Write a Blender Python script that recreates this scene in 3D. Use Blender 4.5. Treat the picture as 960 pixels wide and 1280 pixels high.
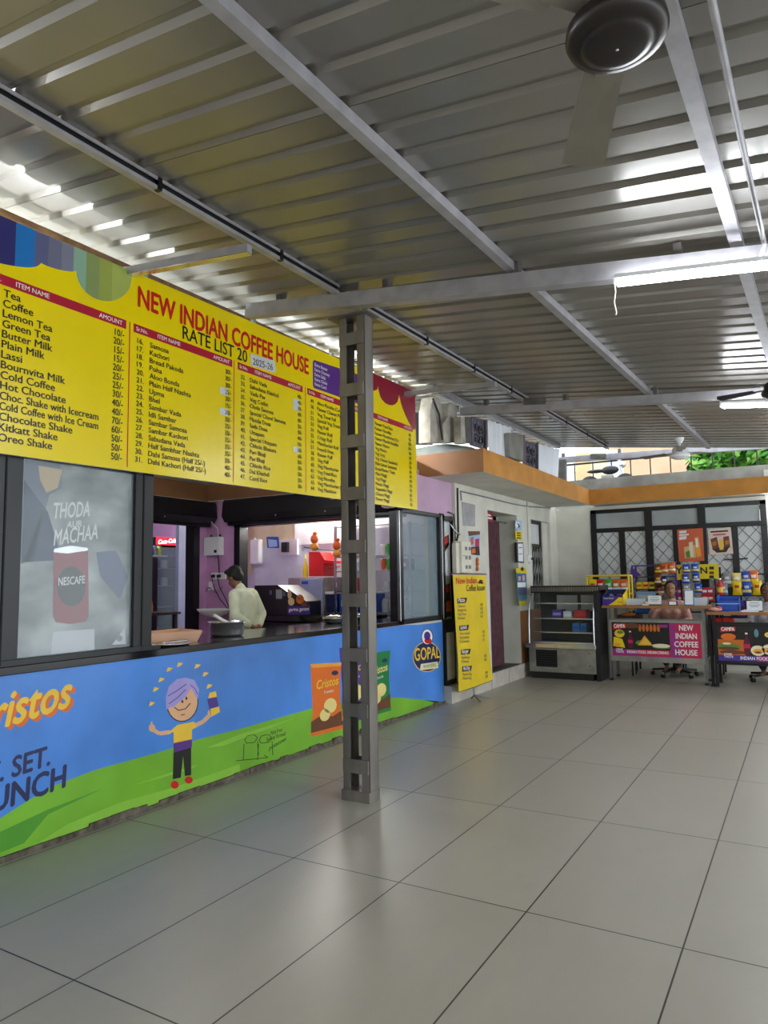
import bpy, math, random
from mathutils import Vector, Matrix
random.seed(7)
SC = bpy.context.scene
for _o in list(bpy.data.objects): bpy.data.objects.remove(_o)
COL = SC.collection
V = Vector

# ------------------------------------------------------------------ camera
FPX = 887.293
CAM = V((3.57503, -1.71455, 1.39117))
FW = V((-0.50583651, 0.8573837, 0.09498747))
RT = V((0.86044724, 0.50931598, -0.01509241))
UP = V((0.06131862, -0.07409742, 0.99536405))
cd = bpy.data.cameras.new('camera')
cam = bpy.data.objects.new('camera', cd); COL.objects.link(cam)
cd.sensor_fit = 'VERTICAL'; cd.sensor_height = 36.0; cd.lens = FPX/1280*36.0
cd.clip_start = 0.05; cd.clip_end = 300
_m = Matrix((RT, UP, -FW)).transposed().to_4x4(); _m.translation = CAM
cam.matrix_world = _m
SC.camera = cam

# ------------------------------------------------------------------ world, exposure
SC.view_settings.view_transform = 'Standard'; SC.view_settings.look = 'None'
SC.view_settings.gamma = 1.0; SC.view_settings.use_curve_mapping = False
SC.view_settings.exposure = 1.25
SKY = 1.35
wd = bpy.data.worlds.new('sky'); SC.world = wd; wd.use_nodes = True
_bg = wd.node_tree.nodes['Background']
_bg.inputs[0].default_value = (0.86, 0.93, 1.0, 1); _bg.inputs[1].default_value = SKY
TUBE, ADDED_TUBE, KITCHEN_TUBE, BAY_TUBE = 36.0, 120.0, 95.0, 46.0
SC.cycles.max_bounces = 8; SC.cycles.sample_clamp_indirect = 6.0

# ------------------------------------------------------------------ helpers
def ray(px, py): return FW + RT*((px-480)/FPX) - UP*((py-640)/FPX)
def hx(px, py, x): d = ray(px, py); return CAM + d*((x-CAM.x)/d.x)
def hy(px, py, y): d = ray(px, py); return CAM + d*((y-CAM.y)/d.y)
def hz(px, py, z): d = ray(px, py); return CAM + d*((z-CAM.z)/d.z)

def lin(h):
    h = h.lstrip('#'); o = []
    for i in (0, 2, 4):
        c = int(h[i:i+2], 16)/255
        o.append(c/12.92 if c <= 0.04045 else ((c+0.055)/1.055)**2.4)
    return o
MATS = {}
def M(name, hexc, rough=0.6, metal=0.0, var=0.06, scale=6.0, bump=0.0, spec=0.5, emit=0.0, stretch=None):
    m = bpy.data.materials.new(name); m.use_nodes = True; MATS[name] = m
    nt = m.node_tree; b = nt.nodes['Principled BSDF']; L = nt.links.new
    c = lin(hexc)
    b.inputs['Roughness'].default_value = rough; b.inputs['Metallic'].default_value = metal
    b.inputs['Specular IOR Level'].default_value = spec
    b.inputs['Base Color'].default_value = (*c, 1)
    if var > 0:
        tc = nt.nodes.new('ShaderNodeTexCoord'); n = nt.nodes.new('ShaderNodeTexNoise')
        n.inputs['Scale'].default_value = scale; n.inputs['Detail'].default_value = 5
        src = tc.outputs['Object']
        if stretch:
            mp = nt.nodes.new('ShaderNodeMapping'); mp.inputs['Scale'].default_value = stretch
            L(src, mp.inputs[0]); src = mp.outputs[0]
        L(src, n.inputs['Vector'])
        r = nt.nodes.new('ShaderNodeValToRGB')
        r.color_ramp.elements[0].position = 0.3; r.color_ramp.elements[1].position = 0.7
        r.color_ramp.elements[0].color = (*[max(0, x*(1-2*var)) for x in c], 1)
        r.color_ramp.elements[1].color = (*[min(1, x*(1+2*var)) for x in c], 1)
        L(n.outputs['Fac'], r.inputs[0]); L(r.outputs[0], b.inputs['Base Color'])
        if bump:
            bp = nt.nodes.new('ShaderNodeBump'); bp.inputs['Strength'].default_value = bump; bp.inputs['Distance'].default_value = 0.01
            L(n.outputs['Fac'], bp.inputs['Height']); L(bp.outputs[0], b.inputs['Normal'])
    if emit:
        b.inputs['Emission Color'].default_value = (*c, 1); b.inputs['Emission Strength'].default_value = emit
    return m
def glass(name, hexc='ffffff', alpha=0.15, rough=0.03):
    m = M(name, hexc, rough, 0, 0); m.node_tree.nodes['Principled BSDF'].inputs['Alpha'].default_value = alpha
    return m

ORG = {}
class MB:
    """collects shapes in world coordinates; build() links them as ONE mesh object"""
    def __init__(s): s.v = []; s.f = []; s.m = []; s.sm = []
    def add(s, vs, fs, m, smooth=False):
        n = len(s.v); s.v += [tuple(p) for p in vs]
        for f in fs: s.f.append([n+i for i in f]); s.m.append(m); s.sm.append(smooth)
        return s
    def obox(s, c, ax, ay, az, m):
        c = V(c); vs = [c+ax*i+ay*j+az*k for i in (-1, 1) for j in (-1, 1) for k in (-1, 1)]
        fs = [(0, 1, 3, 2), (4, 6, 7, 5), (0, 4, 5, 1), (2, 3, 7, 6), (0, 2, 6, 4), (1, 5, 7, 3)]
        if ax.cross(ay).dot(az) < 0: fs = [f[::-1] for f in fs]
        return s.add(vs, fs, m)
    def box(s, x0, x1, y0, y1, z0, z1, m):
        return s.obox(((x0+x1)/2, (y0+y1)/2, (z0+z1)/2), V((abs(x1-x0)/2, 0, 0)), V((0, abs(y1-y0)/2, 0)), V((0, 0, abs(z1-z0)/2)), m)
    def bar(s, p0, p1, w, h, m, up=(0, 0, 1)):
        p0, p1, up = V(p0), V(p1), V(up); d = (p1-p0); a = d.cross(up).normalized(); b = a.cross(d).normalized()
        return s.obox((p0+p1)/2, d/2, a*(w/2), b*(h/2), m)
    def tube(s, pts, r, m, seg=8, r2=None):
        pts = [V(p) for p in pts]; vs = []; n = len(pts); a = None
        for i, p in enumerate(pts):
            d = (pts[min(i+1, n-1)]-pts[max(i-1, 0)]).normalized()
            if a is None: a = d.orthogonal().normalized()
            a = (a-d*a.dot(d)).normalized(); b = d.cross(a)
            rr = r if r2 is None else r+(r2-r)*i/(n-1)
            for k in range(seg):
                t = 2*math.pi*k/seg; vs.append(p+a*(rr*math.cos(t))+b*(rr*math.sin(t)))
        fs = [(i*seg+k, i*seg+(k+1) % seg, (i+1)*seg+(k+1) % seg, (i+1)*seg+k) for i in range(n-1) for k in range(seg)]
        s.add(vs, fs, m, True)
        s.add(vs[:seg], [tuple(range(seg))[::-1]], m); s.add(vs[-seg:], [tuple(range(seg))], m)
        return s
    def lathe(s, c, prof, m, seg=24, ax=(0, 0, 1), smooth=True, squash=1.0):
        c = V(c); z = V(ax).normalized(); x = z.orthogonal().normalized(); y = z.cross(x); vs = []
        for r, h in prof:
            for k in range(seg):
                t = 2*math.pi*k/seg; vs.append(c+z*h+x*(r*math.cos(t))+y*(r*math.sin(t)*squash))
        n = len(prof)
        fs = [(i*seg+k, i*seg+(k+1) % seg, (i+1)*seg+(k+1) % seg, (i+1)*seg+k) for i in range(n-1) for k in range(seg)]
        s.add(vs, fs, m, smooth)
        if prof[0][0] > 1e-5: s.add(vs[:seg], [tuple(range(seg))[::-1]], m)
        if prof[-1][0] > 1e-5: s.add(vs[-seg:], [tuple(range(seg))], m)
        return s
    def ell(s, c, r, m, seg=16, rings=10, mat3=None):
        c = V(c); vs = []; fs = []
        for i in range(rings+1):
            p = math.pi*i/rings
            for k in range(seg):
                t = 2*math.pi*k/seg
                q = V((r[0]*math.sin(p)*math.cos(t), r[1]*math.sin(p)*math.sin(t), -r[2]*math.cos(p)))
                vs.append(c+(mat3 @ q if mat3 else q))
        fs = [(i*seg+k, i*seg+(k+1) % seg, (i+1)*seg+(k+1) % seg, (i+1)*seg+k) for i in range(rings) for k in range(seg)]
        return s.add(vs, fs, m, True)
    def ngon(s, pts, m): return s.add(pts, [tuple(range(len(pts)))], m)
    def prism(s, pts, d, m, mside=None):
        d = V(d); n = len(pts); a = [V(p) for p in pts]; b = [p+d for p in a]
        nrm = sum((a[i].cross(a[(i+1) % n]) for i in range(n)), V((0, 0, 0)))
        if nrm.dot(d) > 0: a = a[::-1]; b = b[::-1]
        s.add(a, [tuple(range(n))], m); s.add(b, [tuple(range(n))[::-1]], m)
        return s.add(a+b, [(i, n+i, n+(i+1) % n, (i+1) % n) for i in range(n)], mside or m)
    def text(s, t, o, u, v, h, m, width=None, align='L', bold=0.0, shear=0.0, xs=1.0):
        vs, fs, wid, cap = text_mesh(t, 0.0, shear)
        k = h/cap; kx = (width/wid) if width else k*xs
        off = {'L': 0, 'C': -wid*kx/2, 'R': -wid*kx}[align]
        u, v, o = V(u).normalized(), V(v).normalized(), V(o)
        nn = u.cross(v).normalized()
        for i, (dx, dy) in enumerate(((-bold, 0), (bold, 0), (0, bold*0.8), (0, -bold*0.8)) if bold else ((0, 0),)):
            s.add([o+u*((x+dx)*kx+off)+v*((y+dy)*k)+nn*(0.00006*i) for x, y in vs], fs, m)
        return s
    def build(s, name, parent=None, bevel=0.0, base=None, weld=False):
        me = bpy.data.meshes.new(name); o = bpy.data.objects.new(name, me); COL.objects.link(o)
        if parent is not None: g = ORG[parent]; o.parent = parent
        elif base is not None: g = V(base); o.location = g
        else:
            xs, ys, zs = zip(*s.v); g = V(((min(xs)+max(xs))/2, (min(ys)+max(ys))/2, min(zs))); o.location = g
        ORG[o] = g
        me.from_pydata([V(p)-g for p in s.v], [], s.f)
        names = []
        for x in s.m:
            if x not in names: names.append(x)
        for x in names: me.materials.append(MATS[x])
        ix = {x: i for i, x in enumerate(names)}
        me.polygons.foreach_set('material_index', [ix[x] for x in s.m])
        me.polygons.foreach_set('use_smooth', s.sm)
        me.update()
        if bevel:
            b = o.modifiers.new('bevel', 'BEVEL'); b.width = bevel; b.segments = 2; b.limit_method = 'ANGLE'
        return o
_TC = {}
def text_mesh(t, bold, shear):
    k = (t, bold, shear)
    if k in _TC: return _TC[k]
    def mk(tt):
        cu = bpy.data.curves.new('t', 'FONT'); cu.body = tt; cu.size = 1; cu.offset = bold; cu.shear = shear; cu.resolution_u = 3
        ob = bpy.data.objects.new('t', cu); COL.objects.link(ob)
        dg = bpy.context.evaluated_depsgraph_get(); me = bpy.data.meshes.new_from_object(ob.evaluated_get(dg))
        vs = [(p.co.x, p.co.y) for p in me.vertices]; fs = [tuple(p.vertices) for p in me.polygons]
        bpy.data.objects.remove(ob); bpy.data.curves.remove(cu); bpy.data.meshes.remove(me)
        return vs, fs
    vs, fs = mk(t)
    x0 = min(x for x, y in vs); x1 = max(x for x, y in vs)
    if 'cap' not in _TC: _TC['cap'] = max(y for x, y in mk('H')[0])
    _TC[k] = ([(x-x0, y) for x, y in vs], fs, max(x1-x0, 1e-3), _TC['cap'])
    return _TC[k]

def tag(o, label=None, cat=None, group=None, kind=None):
    if label: o['label'] = label
    if cat: o['category'] = cat
    if group: o['group'] = group
    if kind: o['kind'] = kind
    return o
def root(name, loc, label, cat, group=None):
    o = bpy.data.objects.new(name, None); COL.objects.link(o); o.empty_display_size = 0.1
    o.location = loc; ORG[o] = V(loc)
    return tag(o, label, cat, group)
def part(name, mb, parent, label=None, bevel=0.0):
    o = mb.build(name, parent, bevel)
    if label: o['label'] = label
    return o
def copy_tree(o, loc, label=None, rz=None, parent=None):
    c = o.copy(); COL.objects.link(c)
    if parent is None:
        c.location = loc
        if rz is not None: c.rotation_euler = (0, 0, rz)
        if label: c['label'] = label
    else: c.parent = parent
    for ch in list(o.children): copy_tree(ch, None, parent=c)
    return c
def structure(name, mb, bevel=0.0): return tag(mb.build(name, base=(0, 0, 0), bevel=bevel), kind='structure')
X, Y, Z = V((1, 0, 0)), V((0, 1, 0)), V((0, 0, 1))

# ------------------------------------------------------------------ materials
M('plaster', 'd6d4c8', 0.8, 0, 0.05, 3, 0.15)
M('plaster_pale_pink', 'c9a7c4', 0.75, 0, 0.06, 3, 0.1)  # pale pink paint of the window header
M('pink_wall', 'c694c2', 0.7, 0, 0.07, 3, 0.1)
M('orange_paint', 'c98a3a', 0.65, 0, 0.08, 4, 0.1)
M('brown_paint', '8a5f3c', 0.7, 0, 0.06, 4, 0.1)
M('dado', '9a6a42', 0.6, 0, 0.1, 5, 0.1)
M('galvanised', 'a3a1a6', 0.45, 0.15, 0.08, 9, 0.05)
M('galvanised_dark', '6d6a68', 0.5, 0.5, 0.15, 9, 0.05)
M('column_steel', '7b756f', 0.45, 0.25, 0.16, 7, 0.06, stretch=(1, 1, 0.3))
M('rusty', '6e5648', 0.8, 0.2, 0.2, 12, 0.2)
M('black_frame', '15171a', 0.35, 0.1, 0.1)
M('black_plastic', '17181b', 0.4, 0, 0.05)
M('black_groove', '0a0a0b', 0.7, 0, 0)
M('granite', '0d0e10', 0.12, 0, 0.3, 60)
M('grime', '5f574b', 0.9, 0, 0.3, 20, 0.3)
M('steel', 'cdcfd3', 0.22, 0.88, 0.04, 8)
M('steel_dull', '9b9a94', 0.4, 0.7, 0.1, 8)
M('white_plastic', 'e6e8ea', 0.4, 0, 0.02)
M('offwhite', 'e0dccb', 0.5, 0, 0.04)
M('paper', 'eef0f2', 0.7, 0, 0.02)
M('dark_wood', '3a2620', 0.6, 0, 0.2, 6, 0.1, stretch=(6, 6, 0.6))
M('maroon_cloth', '55323a', 0.85, 0, 0.15, 10, 0.1)
M('plywood', '9a7b58', 0.55, 0, 0.15, 4, 0.1, stretch=(1, 6, 6))
M('chrome_tube', '7f807f', 0.35, 0.8, 0.1)
M('concrete', '8f8c84', 0.9, 0, 0.12, 4, 0.4)
M('concrete_light', 'b5b0a3', 0.9, 0, 0.2, 6, 0.4)
M('tarp', '8b908d', 0.55, 0, 0.15, 5, 0.3)
M('sheet_white', 'e8eaf0', 0.5, 0, 0.04, 3, stretch=(8, 8, 0.5))
def translucent(name, hexc):
    m = M(name, hexc, 0.6, 0, 0); nt = m.node_tree; b = nt.nodes['Principled BSDF']; t = nt.nodes.new('ShaderNodeBsdfTranslucent'); t.inputs[0].default_value = (*lin(hexc), 1)
    x = nt.nodes.new('ShaderNodeMixShader'); x.inputs[0].default_value = 0.65; nt.links.new(b.outputs[0], x.inputs[1]); nt.links.new(t.outputs[0], x.inputs[2]); nt.links.new(x.outputs[0], nt.nodes['Material Output'].inputs[0])
translucent('sheet_translucent', 'f4f5f8')
M('iron_paint', '7a6f7d', 0.6, 0.2, 0.15)
M('sky_pane', 'aeb6b8', 0.25, 0, 0.08, 2)
M('pane_pale', 'd6dbdc', 0.2, 0, 0.06, 1.5)
M('wire', '6a6f72', 0.5, 0.4, 0)
M('cable', '232326', 0.5, 0, 0)
M('cable_white', 'dcdcd8', 0.5, 0, 0)
M('tile_white', 'cfd6e2', 0.2, 0, 0.04)
M('tile_step', 'c4bfb2', 0.35, 0, 0.08)
M('cream_paint', 'd9cba8', 0.6, 0, 0.05)
M('stone_dark', '4f4a45', 0.6, 0, 0.2, 8)
M('fan_dark', '2b2624', 0.35, 0.3, 0.05)
M('blade', '8a857a', 0.45, 0.3, 0.05)
M('skin', '9a6b4f', 0.55, 0, 0.04)
M('skin_dark', '7d5440', 0.55, 0, 0.04)
M('hair', '0b0909', 0.75, 0, 0.2, 40)
M('eye_white', 'e9e4dd', 0.3, 0, 0); M('lip', '7a3f3a', 0.5, 0, 0)
M('kurta_cream', 'cdd2b8', 0.8, 0, 0.06, 12, 0.15)
M('pink_cloth', 'd9a79a', 0.8, 0, 0.12, 25, 0.1)
M('grey_cloth', 'b4b5bb', 0.8, 0, 0.2, 40, 0.1)
M('navy_cloth', '2a2d3d', 0.8, 0, 0.1)
for n, h in dict(red='cc1712', crimson='b40a2e', yellow='f2d600', signyellow='e9cf00', black='15130f', navy='1c2457', indigo='2c2a6b',
                 blue='1f5fae', bandblue='1773bd', slate1='5c5f86', slate2='6e6f88', slate3='7f8195', green1='8fb59a', green2='8a9b5e', green3='9aa84c', green4='a9b85a',
                 purple='5b2b87', magenta='a02a80', pinkred='c8204f', white='f4f4f2', skyblue='3f7fd6', grass='6fae2a', grass2='8cc63f', grass3='4f9a26',
                 orange='e8701a', orange2='f2a53a', gold='f3c83a', tan='d9b98a', chipyellow='f0dc8a', bagpurple='4b2f8e', baggreen='12803c', haze='d8e4f4',
                 lilac='a79bdc', face='e8b487', cream='efe3bd', brownp='6b3d1f', darkbrown='2e1a12', foodorange='c96a1d', maroon='8e0f2e', cola='5a1030',
                 packblue='1d4fb4', packlight='cfe0ee', packorange='e0702a', packgreen='3fae3a', lightblue='9fc4ea', posterorange='d4633c', posterpink='e6d2c8',
                 stickergrey='d9dade', salad='5d8a3a', grey='8a8d90', teal='5f8fa0').items():
    M('p_'+h if False else n, h, 0.38, 0, 0.03, 5)
for n in ('orange', 'yellow', 'red'): pass
M('board_yellow', 'f6dc00', 0.25, 0, 0.02, 2)
M('panel_blue', '4a88dc', 0.3, 0, 0.1, 1.6)
M('panel_green', '76b42c', 0.3, 0, 0.08, 2)
M('can_red', '9c1a2c', 0.35, 0, 0.05)
M('banner_yellow', 'e6c81e', 0.45, 0, 0.05, 3, 0.1)
M('carton', 'dcae8e', 0.7, 0, 0.05)
M('case_black', '1a191d', 0.3, 0, 0.1)
M('fridge_glass', '4a4548', 0.1, 0, 0.3, 3)
M('blue_panel', '9fa9c9', 0.5, 0, 0.08, 3)
M('leaf', '5f9a35', 0.6, 0, 0.35, 14)
M('bark', '5a4636', 0.9, 0, 0.2, 10)
M('peach_wall', 'e7b18f', 0.8, 0, 0.06, 2); M('cream_wall', 'efe2b4', 0.8, 0, 0.05, 2)
M('pole_black', '1d1d20', 0.5, 0.3, 0)
glass('clear_glass', 'dfeef2', 0.16); glass('showcase_glass', '8fa09e', 0.07); glass('hazy_glass', '9fb4be', 0.42, 0.08)
glass('clear_plastic', 'e8f0f6', 0.35, 0.15)
M('tube_glow', 'f4f9ff', 0.5, 0, 0, emit=TUBE); M('tube_glow_added', 'f4f9ff', 0.5, 0, 0, emit=ADDED_TUBE)
M('tube_glow_wall', 'f4f9ff', 0.5, 0, 0, emit=75.0); M('tube_glow_kitchen', 'fbfaf2', 0.5, 0, 0, emit=KITCHEN_TUBE); M('tube_glow_bay', 'f4f9ff', 0.5, 0, 0, emit=BAY_TUBE)
M('sign_lit', 'e02035', 0.4, 0, 0, emit=0.8); M('sign_lit_white', 'ffffff', 0.4, 0, 0, emit=1.2)

# floor tiles: 0.61 x 1.2566 m, open joints, mottled grey ceramic
def floor_mat():
    m = bpy.data.materials.new('floor_tiles'); MATS['floor_tiles'] = m; m.use_nodes = True
    nt = m.node_tree; N = nt.nodes.new; L = nt.links.new; b = nt.nodes['Principled BSDF']
    tc = N('ShaderNodeTexCoord'); sp = N('ShaderNodeSeparateXYZ'); L(tc.outputs['Object'], sp.inputs[0])
    def joint(sock, off, size):
        a = N('ShaderNodeMath'); a.operation = 'SUBTRACT'; a.inputs[1].default_value = off; L(sock, a.inputs[0])
        d = N('ShaderNodeMath'); d.operation = 'DIVIDE'; d.inputs[1].default_value = size; L(a.outputs[0], d.inputs[0])
        p = N('ShaderNodeMath'); p.operation = 'PINGPONG'; p.inputs[1].default_value = 0.5; L(d.outputs[0], p.inputs[0])
        c = N('ShaderNodeMath'); c.operation = 'LESS_THAN'; c.inputs[1].default_value = 0.0032/size; L(p.outputs[0], c.inputs[0])
        return c, d
    jx, dx = joint(sp.outputs[0], 0.653, 0.61); jy, dy = joint(sp.outputs[1], 0.0, 1.2566)
    mx = N('ShaderNodeMath'); mx.operation = 'MAXIMUM'; L(jx.outputs[0], mx.inputs[0]); L(jy.outputs[0], mx.inputs[1])
    n1 = N('ShaderNodeTexNoise'); n1.inputs['Scale'].default_value = 3.0; n1.inputs['Detail'].default_value = 6; n1.inputs['Roughness'].default_value = 0.65
    mp = N('ShaderNodeMapping'); mp.inputs['Scale'].default_value = (1.6, 0.7, 1); L(tc.outputs['Object'], mp.inputs[0]); L(mp.outputs[0], n1.inputs['Vector'])
    r = N('ShaderNodeValToRGB'); r.color_ramp.elements[0].position = 0.15; r.color_ramp.elements[1].position = 0.85
    r.color_ramp.elements[0].color = (*lin('a29d90'), 1); r.color_ramp.elements[1].color = (*lin('aea99c'), 1); L(n1.outputs['Fac'], r.inputs[0])
    f1 = N('ShaderNodeMath'); f1.operation = 'FLOOR'; L(dx.outputs[0], f1.inputs[0]); f2 = N('ShaderNodeMath'); f2.operation = 'FLOOR'; L(dy.outputs[0], f2.inputs[0])
    cx = N('ShaderNodeCombineXYZ'); L(f1.outputs[0], cx.inputs[0]); L(f2.outputs[0], cx.inputs[1])
    wn = N('ShaderNodeTexWhiteNoise'); L(cx.outputs[0], wn.inputs['Vector'])
    hv = N('ShaderNodeHueSaturation'); mr = N('ShaderNodeMapRange'); mr.inputs['To Min'].default_value = 0.97; mr.inputs['To Max'].default_value = 1.03
    L(wn.outputs['Value'], mr.inputs['Value']); L(mr.outputs[0], hv.inputs['Value']); L(r.outputs[0], hv.inputs['Color'])
    mix = N('ShaderNodeMix'); mix.data_type = 'RGBA'; L(mx.outputs[0], mix.inputs['Factor']); L(hv.outputs[0], mix.inputs['A']); mix.inputs['B'].default_value = (*lin('2f2d29'), 1)
    L(mix.outputs['Result'], b.inputs['Base Color'])
    rr = N('ShaderNodeMapRange'); rr.inputs['To Min'].default_value = 0.32; rr.inputs['To Max'].default_value = 0.38; L(n1.outputs['Fac'], rr.inputs['Value']); L(rr.outputs[0], b.inputs['Roughness'])
    bp = N('ShaderNodeBump'); bp.invert = True; bp.inputs['Distance'].default_value = 0.002; L(mx.outputs[0], bp.inputs['Height']); L(bp.outputs[0], b.inputs['Normal'])
floor_mat()
def roof_mat():
    m = M('roof_sheet', '84817a', 0.27, 0.3, 0.05, 1.2)
roof_mat()

# ------------------------------------------------------------------ setting: floor, roof sheet
structure('floor', MB().box(-8, 9, -6, 13.5, -0.1, 0, 'floor_tiles'))
def roof_z(x, h=0.0): return 3.2-0.11*(x-1.05)+h
mb = MB(); XA, XB = -0.95, 6.6
y = -4.2; prof = []; k = 0; PITCH = 0.205
while y < 9.35:
    if (k+2) % 5 == 0: prof += [(y, 0), (y+0.0005, 0.014), (y+0.004, 0.014), (y+0.0045, 0)]
    else: prof += [(y, 0)]
    prof += [(y+0.138, 0), (y+0.158, 0.02), (y+0.185, 0.02)]
    y += PITCH; k += 1
n = len(prof); vs = []; NX = 2
for xx in (XA, XB):
    for yy, h in prof: vs.append((xx, yy, roof_z(xx, 0.185)+h))
fs = [(i, i+1, n+i+1, n+i) for i in range(n-1)]
mb.add(vs, fs, 'roof_sheet')
mb.add([(a, b, c+0.012) for a, b, c in vs], [f[::-1] for f in fs], 'roof_sheet')
structure('ceiling', mb)

# ------------------------------------------------------------------ setting: walls
mb = MB(); WX = 0.05
def wl(y0, y1, z0, z1, m='plaster', x0=-0.25, x1=WX): mb.box(x0, x1, y0, y1, z0, z1, m)
wl(5.92, 6.92, 0.0, 2.62); wl(6.92, 8.02, 2.28, 2.62); wl(8.02, 8.62, 0.0, 2.62)
wl(8.62, 9.55, 0.0, 0.85); wl(8.62, 9.55, 2.27, 2.62); wl(9.55, 9.9, 0.0, 2.62)
wl(7.86, 8.02, 0.0, 2.28, x0=-0.42, x1=-0.25)
mb.box(WX, WX+0.006, 8.02, 9.9, 0.18, 0.92, 'dado')
structure('wall_left', mb)
structure('wall_rear_unseen', MB().box(-8, 9, -6.1, -5.6, 0, 4.6, 'plaster'))  # unseen wall behind the camera, added to hold back sky light
mb = MB()
mb.box(-0.3, 0.62, 9.9, 10.15, 0, 2.52, 'plaster'); mb.box(3.14, 9, 9.9, 10.15, 0, 2.9, 'plaster')
mb.box(0.62, 3.14, 9.9, 10.15, 0, 0.9, 'plaster'); mb.box(0.62, 3.14, 9.9, 10.15, 2.46, 2.52, 'plaster')
structure('wall_back', mb)
# overhanging ledges
mb = MB()
def ledge(x0, x1, y0, y1, z0, z1, faces):
    a = [(x0, y0), (x1, y0), (x1, y1), (x0, y1)]
    lo = [V((p, q, z0)) for p, q in a]; hi = [V((p, q, z1)) for p, q in a]
    mb.add(lo, [(3, 2, 1, 0)], 'plaster'); mb.add(hi, [(0, 1, 2, 3)], 'concrete')
    for i in range(4):
        j = (i+1) % 4; mb.add([lo[i], lo[j], hi[j], hi[i]], [(0, 1, 2, 3)], faces.get(i, 'plaster'))
ledge(-0.9, 0.68, 5.3, 9.62, 2.525, 2.78, {0: 'brown_paint', 1: 'orange_paint'})
structure('trim_1', mb)
mb = MB(); ledge(0.681, 6.5, 9.62, 10.3, 2.53, 2.77, {0: 'orange_paint'})
structure('trim_2', mb)
# raised step at the doorway
mb = MB(); mb.box(-0.25, 0.09, 5.62, 8.02, 0, 0.19, 'tile_step'); mb.box(-1.6, 0.085, 6.92, 7.86, 0.19, 0.2, 'stone_dark')
for yy in (6.2, 6.8, 7.4): mb.box(0.09, 0.0915, yy, yy+0.006, 0, 0.19, 'grime')
structure('trim_3', mb)
# wall above the right hand sliding window, lobby side
mb = MB(); mb.box(-0.12, 0.01, 4.5, 5.92, 2.13, 2.524, 'plaster_pale_pink'); structure('wall_front_header', mb)
# kitchen bay
BX, BY = -2.95, 4.9
mb = MB()
mb.box(BX-0.15, BX, -1.0, 3.8, 0, 2.6, 'pink_wall'); mb.box(BX-0.15, BX, 4.72, BY+0.15, 0, 2.6, 'pink_wall'); mb.box(BX-0.15, BX, 3.8, 4.72, 2.16, 2.6, 'pink_wall')
structure('wall_bay_left', mb)
mb = MB(); mb.box(BX, -2.44, BY, BY+0.12, 0, 2.6, 'pink_wall'); mb.box(-2.44, -0.12, BY, BY+0.12, 2.1, 2.6, 'pink_wall'); mb.box(-2.44, -0.7, BY+0.02, BY+0.06, 0, 0.9, 'black_plastic')
structure('wall_bay_back', mb)
mb = MB(); mb.box(BX, BX+0.06, -1.0, BY, 2.41, 2.62, 'brown_paint'); mb.box(BX+0.06, -0.12, BY-0.06, BY, 2.41, 2.62, 'brown_paint'); mb.box(BX, BX+0.08, 3.0, BY, 2.395, 2.41, 'plaster'); mb.box(BX+0.08, -0.12, BY-0.08, BY, 2.395, 2.41, 'plaster')
structure('trim_4', mb)
mb = MB(); mb.box(-6.2, -0.12, -1.0, 8.5, 2.62, 2.72, 'plaster'); mb.box(-0.9, -0.1, 5.3, 5.9, 2.53, 2.62, 'plaster'); structure('ceiling_kitchen', mb)
mb = MB(); mb.box(-3.7, -0.25, 6.3, 6.4, 0, 2.62, 'cream_paint'); mb.box(-2.62, -0.26, 6.285, 6.3, 1.9, 2.6, 'paper'); mb.box(-0.25, -0.2, 5.68, 6.4, 0, 2.62, 'cream_paint')  # white upper panel stands for lamp glare on the cream wall
for i in range(16):
    for j in range(5):
        x0 = -3.7+i*0.34; z0 = 0.4+j*0.3
        if x0+0.36 < -0.26: mb.box(x0+0.002, x0+0.338, 6.294, 6.3, z0+0.002, z0+0.298, 'tile_white')
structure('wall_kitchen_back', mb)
mb = MB(); mb.box(-6.2, -6.0, -1, 7.4, 0, 2.62, 'pink_wall'); mb.box(-6, -3.5, 6.0, 6.1, 0, 2.62, 'pink_wall'); structure('wall_store_back', mb)
mb = MB(); mb.box(-6.2, -0.15, -1.15, -1.0, 0, 2.62, 'pink_wall'); structure('wall_bay_near', mb)

# ------------------------------------------------------------------ roof beams and purlins
def beam(px0, px1, y, ext, label, lo=0.1, x_from=None):
    a, b = hy(*px0, y), hy(*px1, y); s = (b.z-a.z)/(b.x-a.x)
    xs = a.x if x_from is None else x_from
    p = V((xs, y, a.z+s*(xs-a.x)+lo/2)); q = V((ext, y, a.z+s*(ext-a.x)+lo/2))
    m = MB().bar(p, q, 0.075, lo, 'galvanised')
    m.bar(p+V((0.75, -0.04, 0)), p+V((1.0, -0.04, -0.022)), 0.006, lo*0.95, 'galvanised_dark')
    r = root('roof_beam', (p.x, p.y, p.z-lo/2), label, 'beam', 'cross beams under the roof'); part('beam_tube', m, r)
    b = MB()
    for k in range(5):
        t = 0.3+0.9*k; c = p+(q-p).normalized()*t
        b.box(c.x-0.02, c.x+0.02, c.y-0.02, c.y+0.05, c.z+lo/2-0.01, c.z+lo/2+0.07, 'galvanised_dark')
    part('cleat', b, r)
    return r
beam((427, 386), (766, 352), 2.2, 5.2, 'grey steel cross beam resting on top of the lattice column', x_from=0.12)
beam((577, 519), (900, 500), 5.6, 5.2, 'grey steel cross beam above the ledge corner, second from the camera', 0.085)
beam((682, 580), (955, 561), 9.75, 5.2, 'grey steel cross beam low over the back ledge', 0.09)
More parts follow.
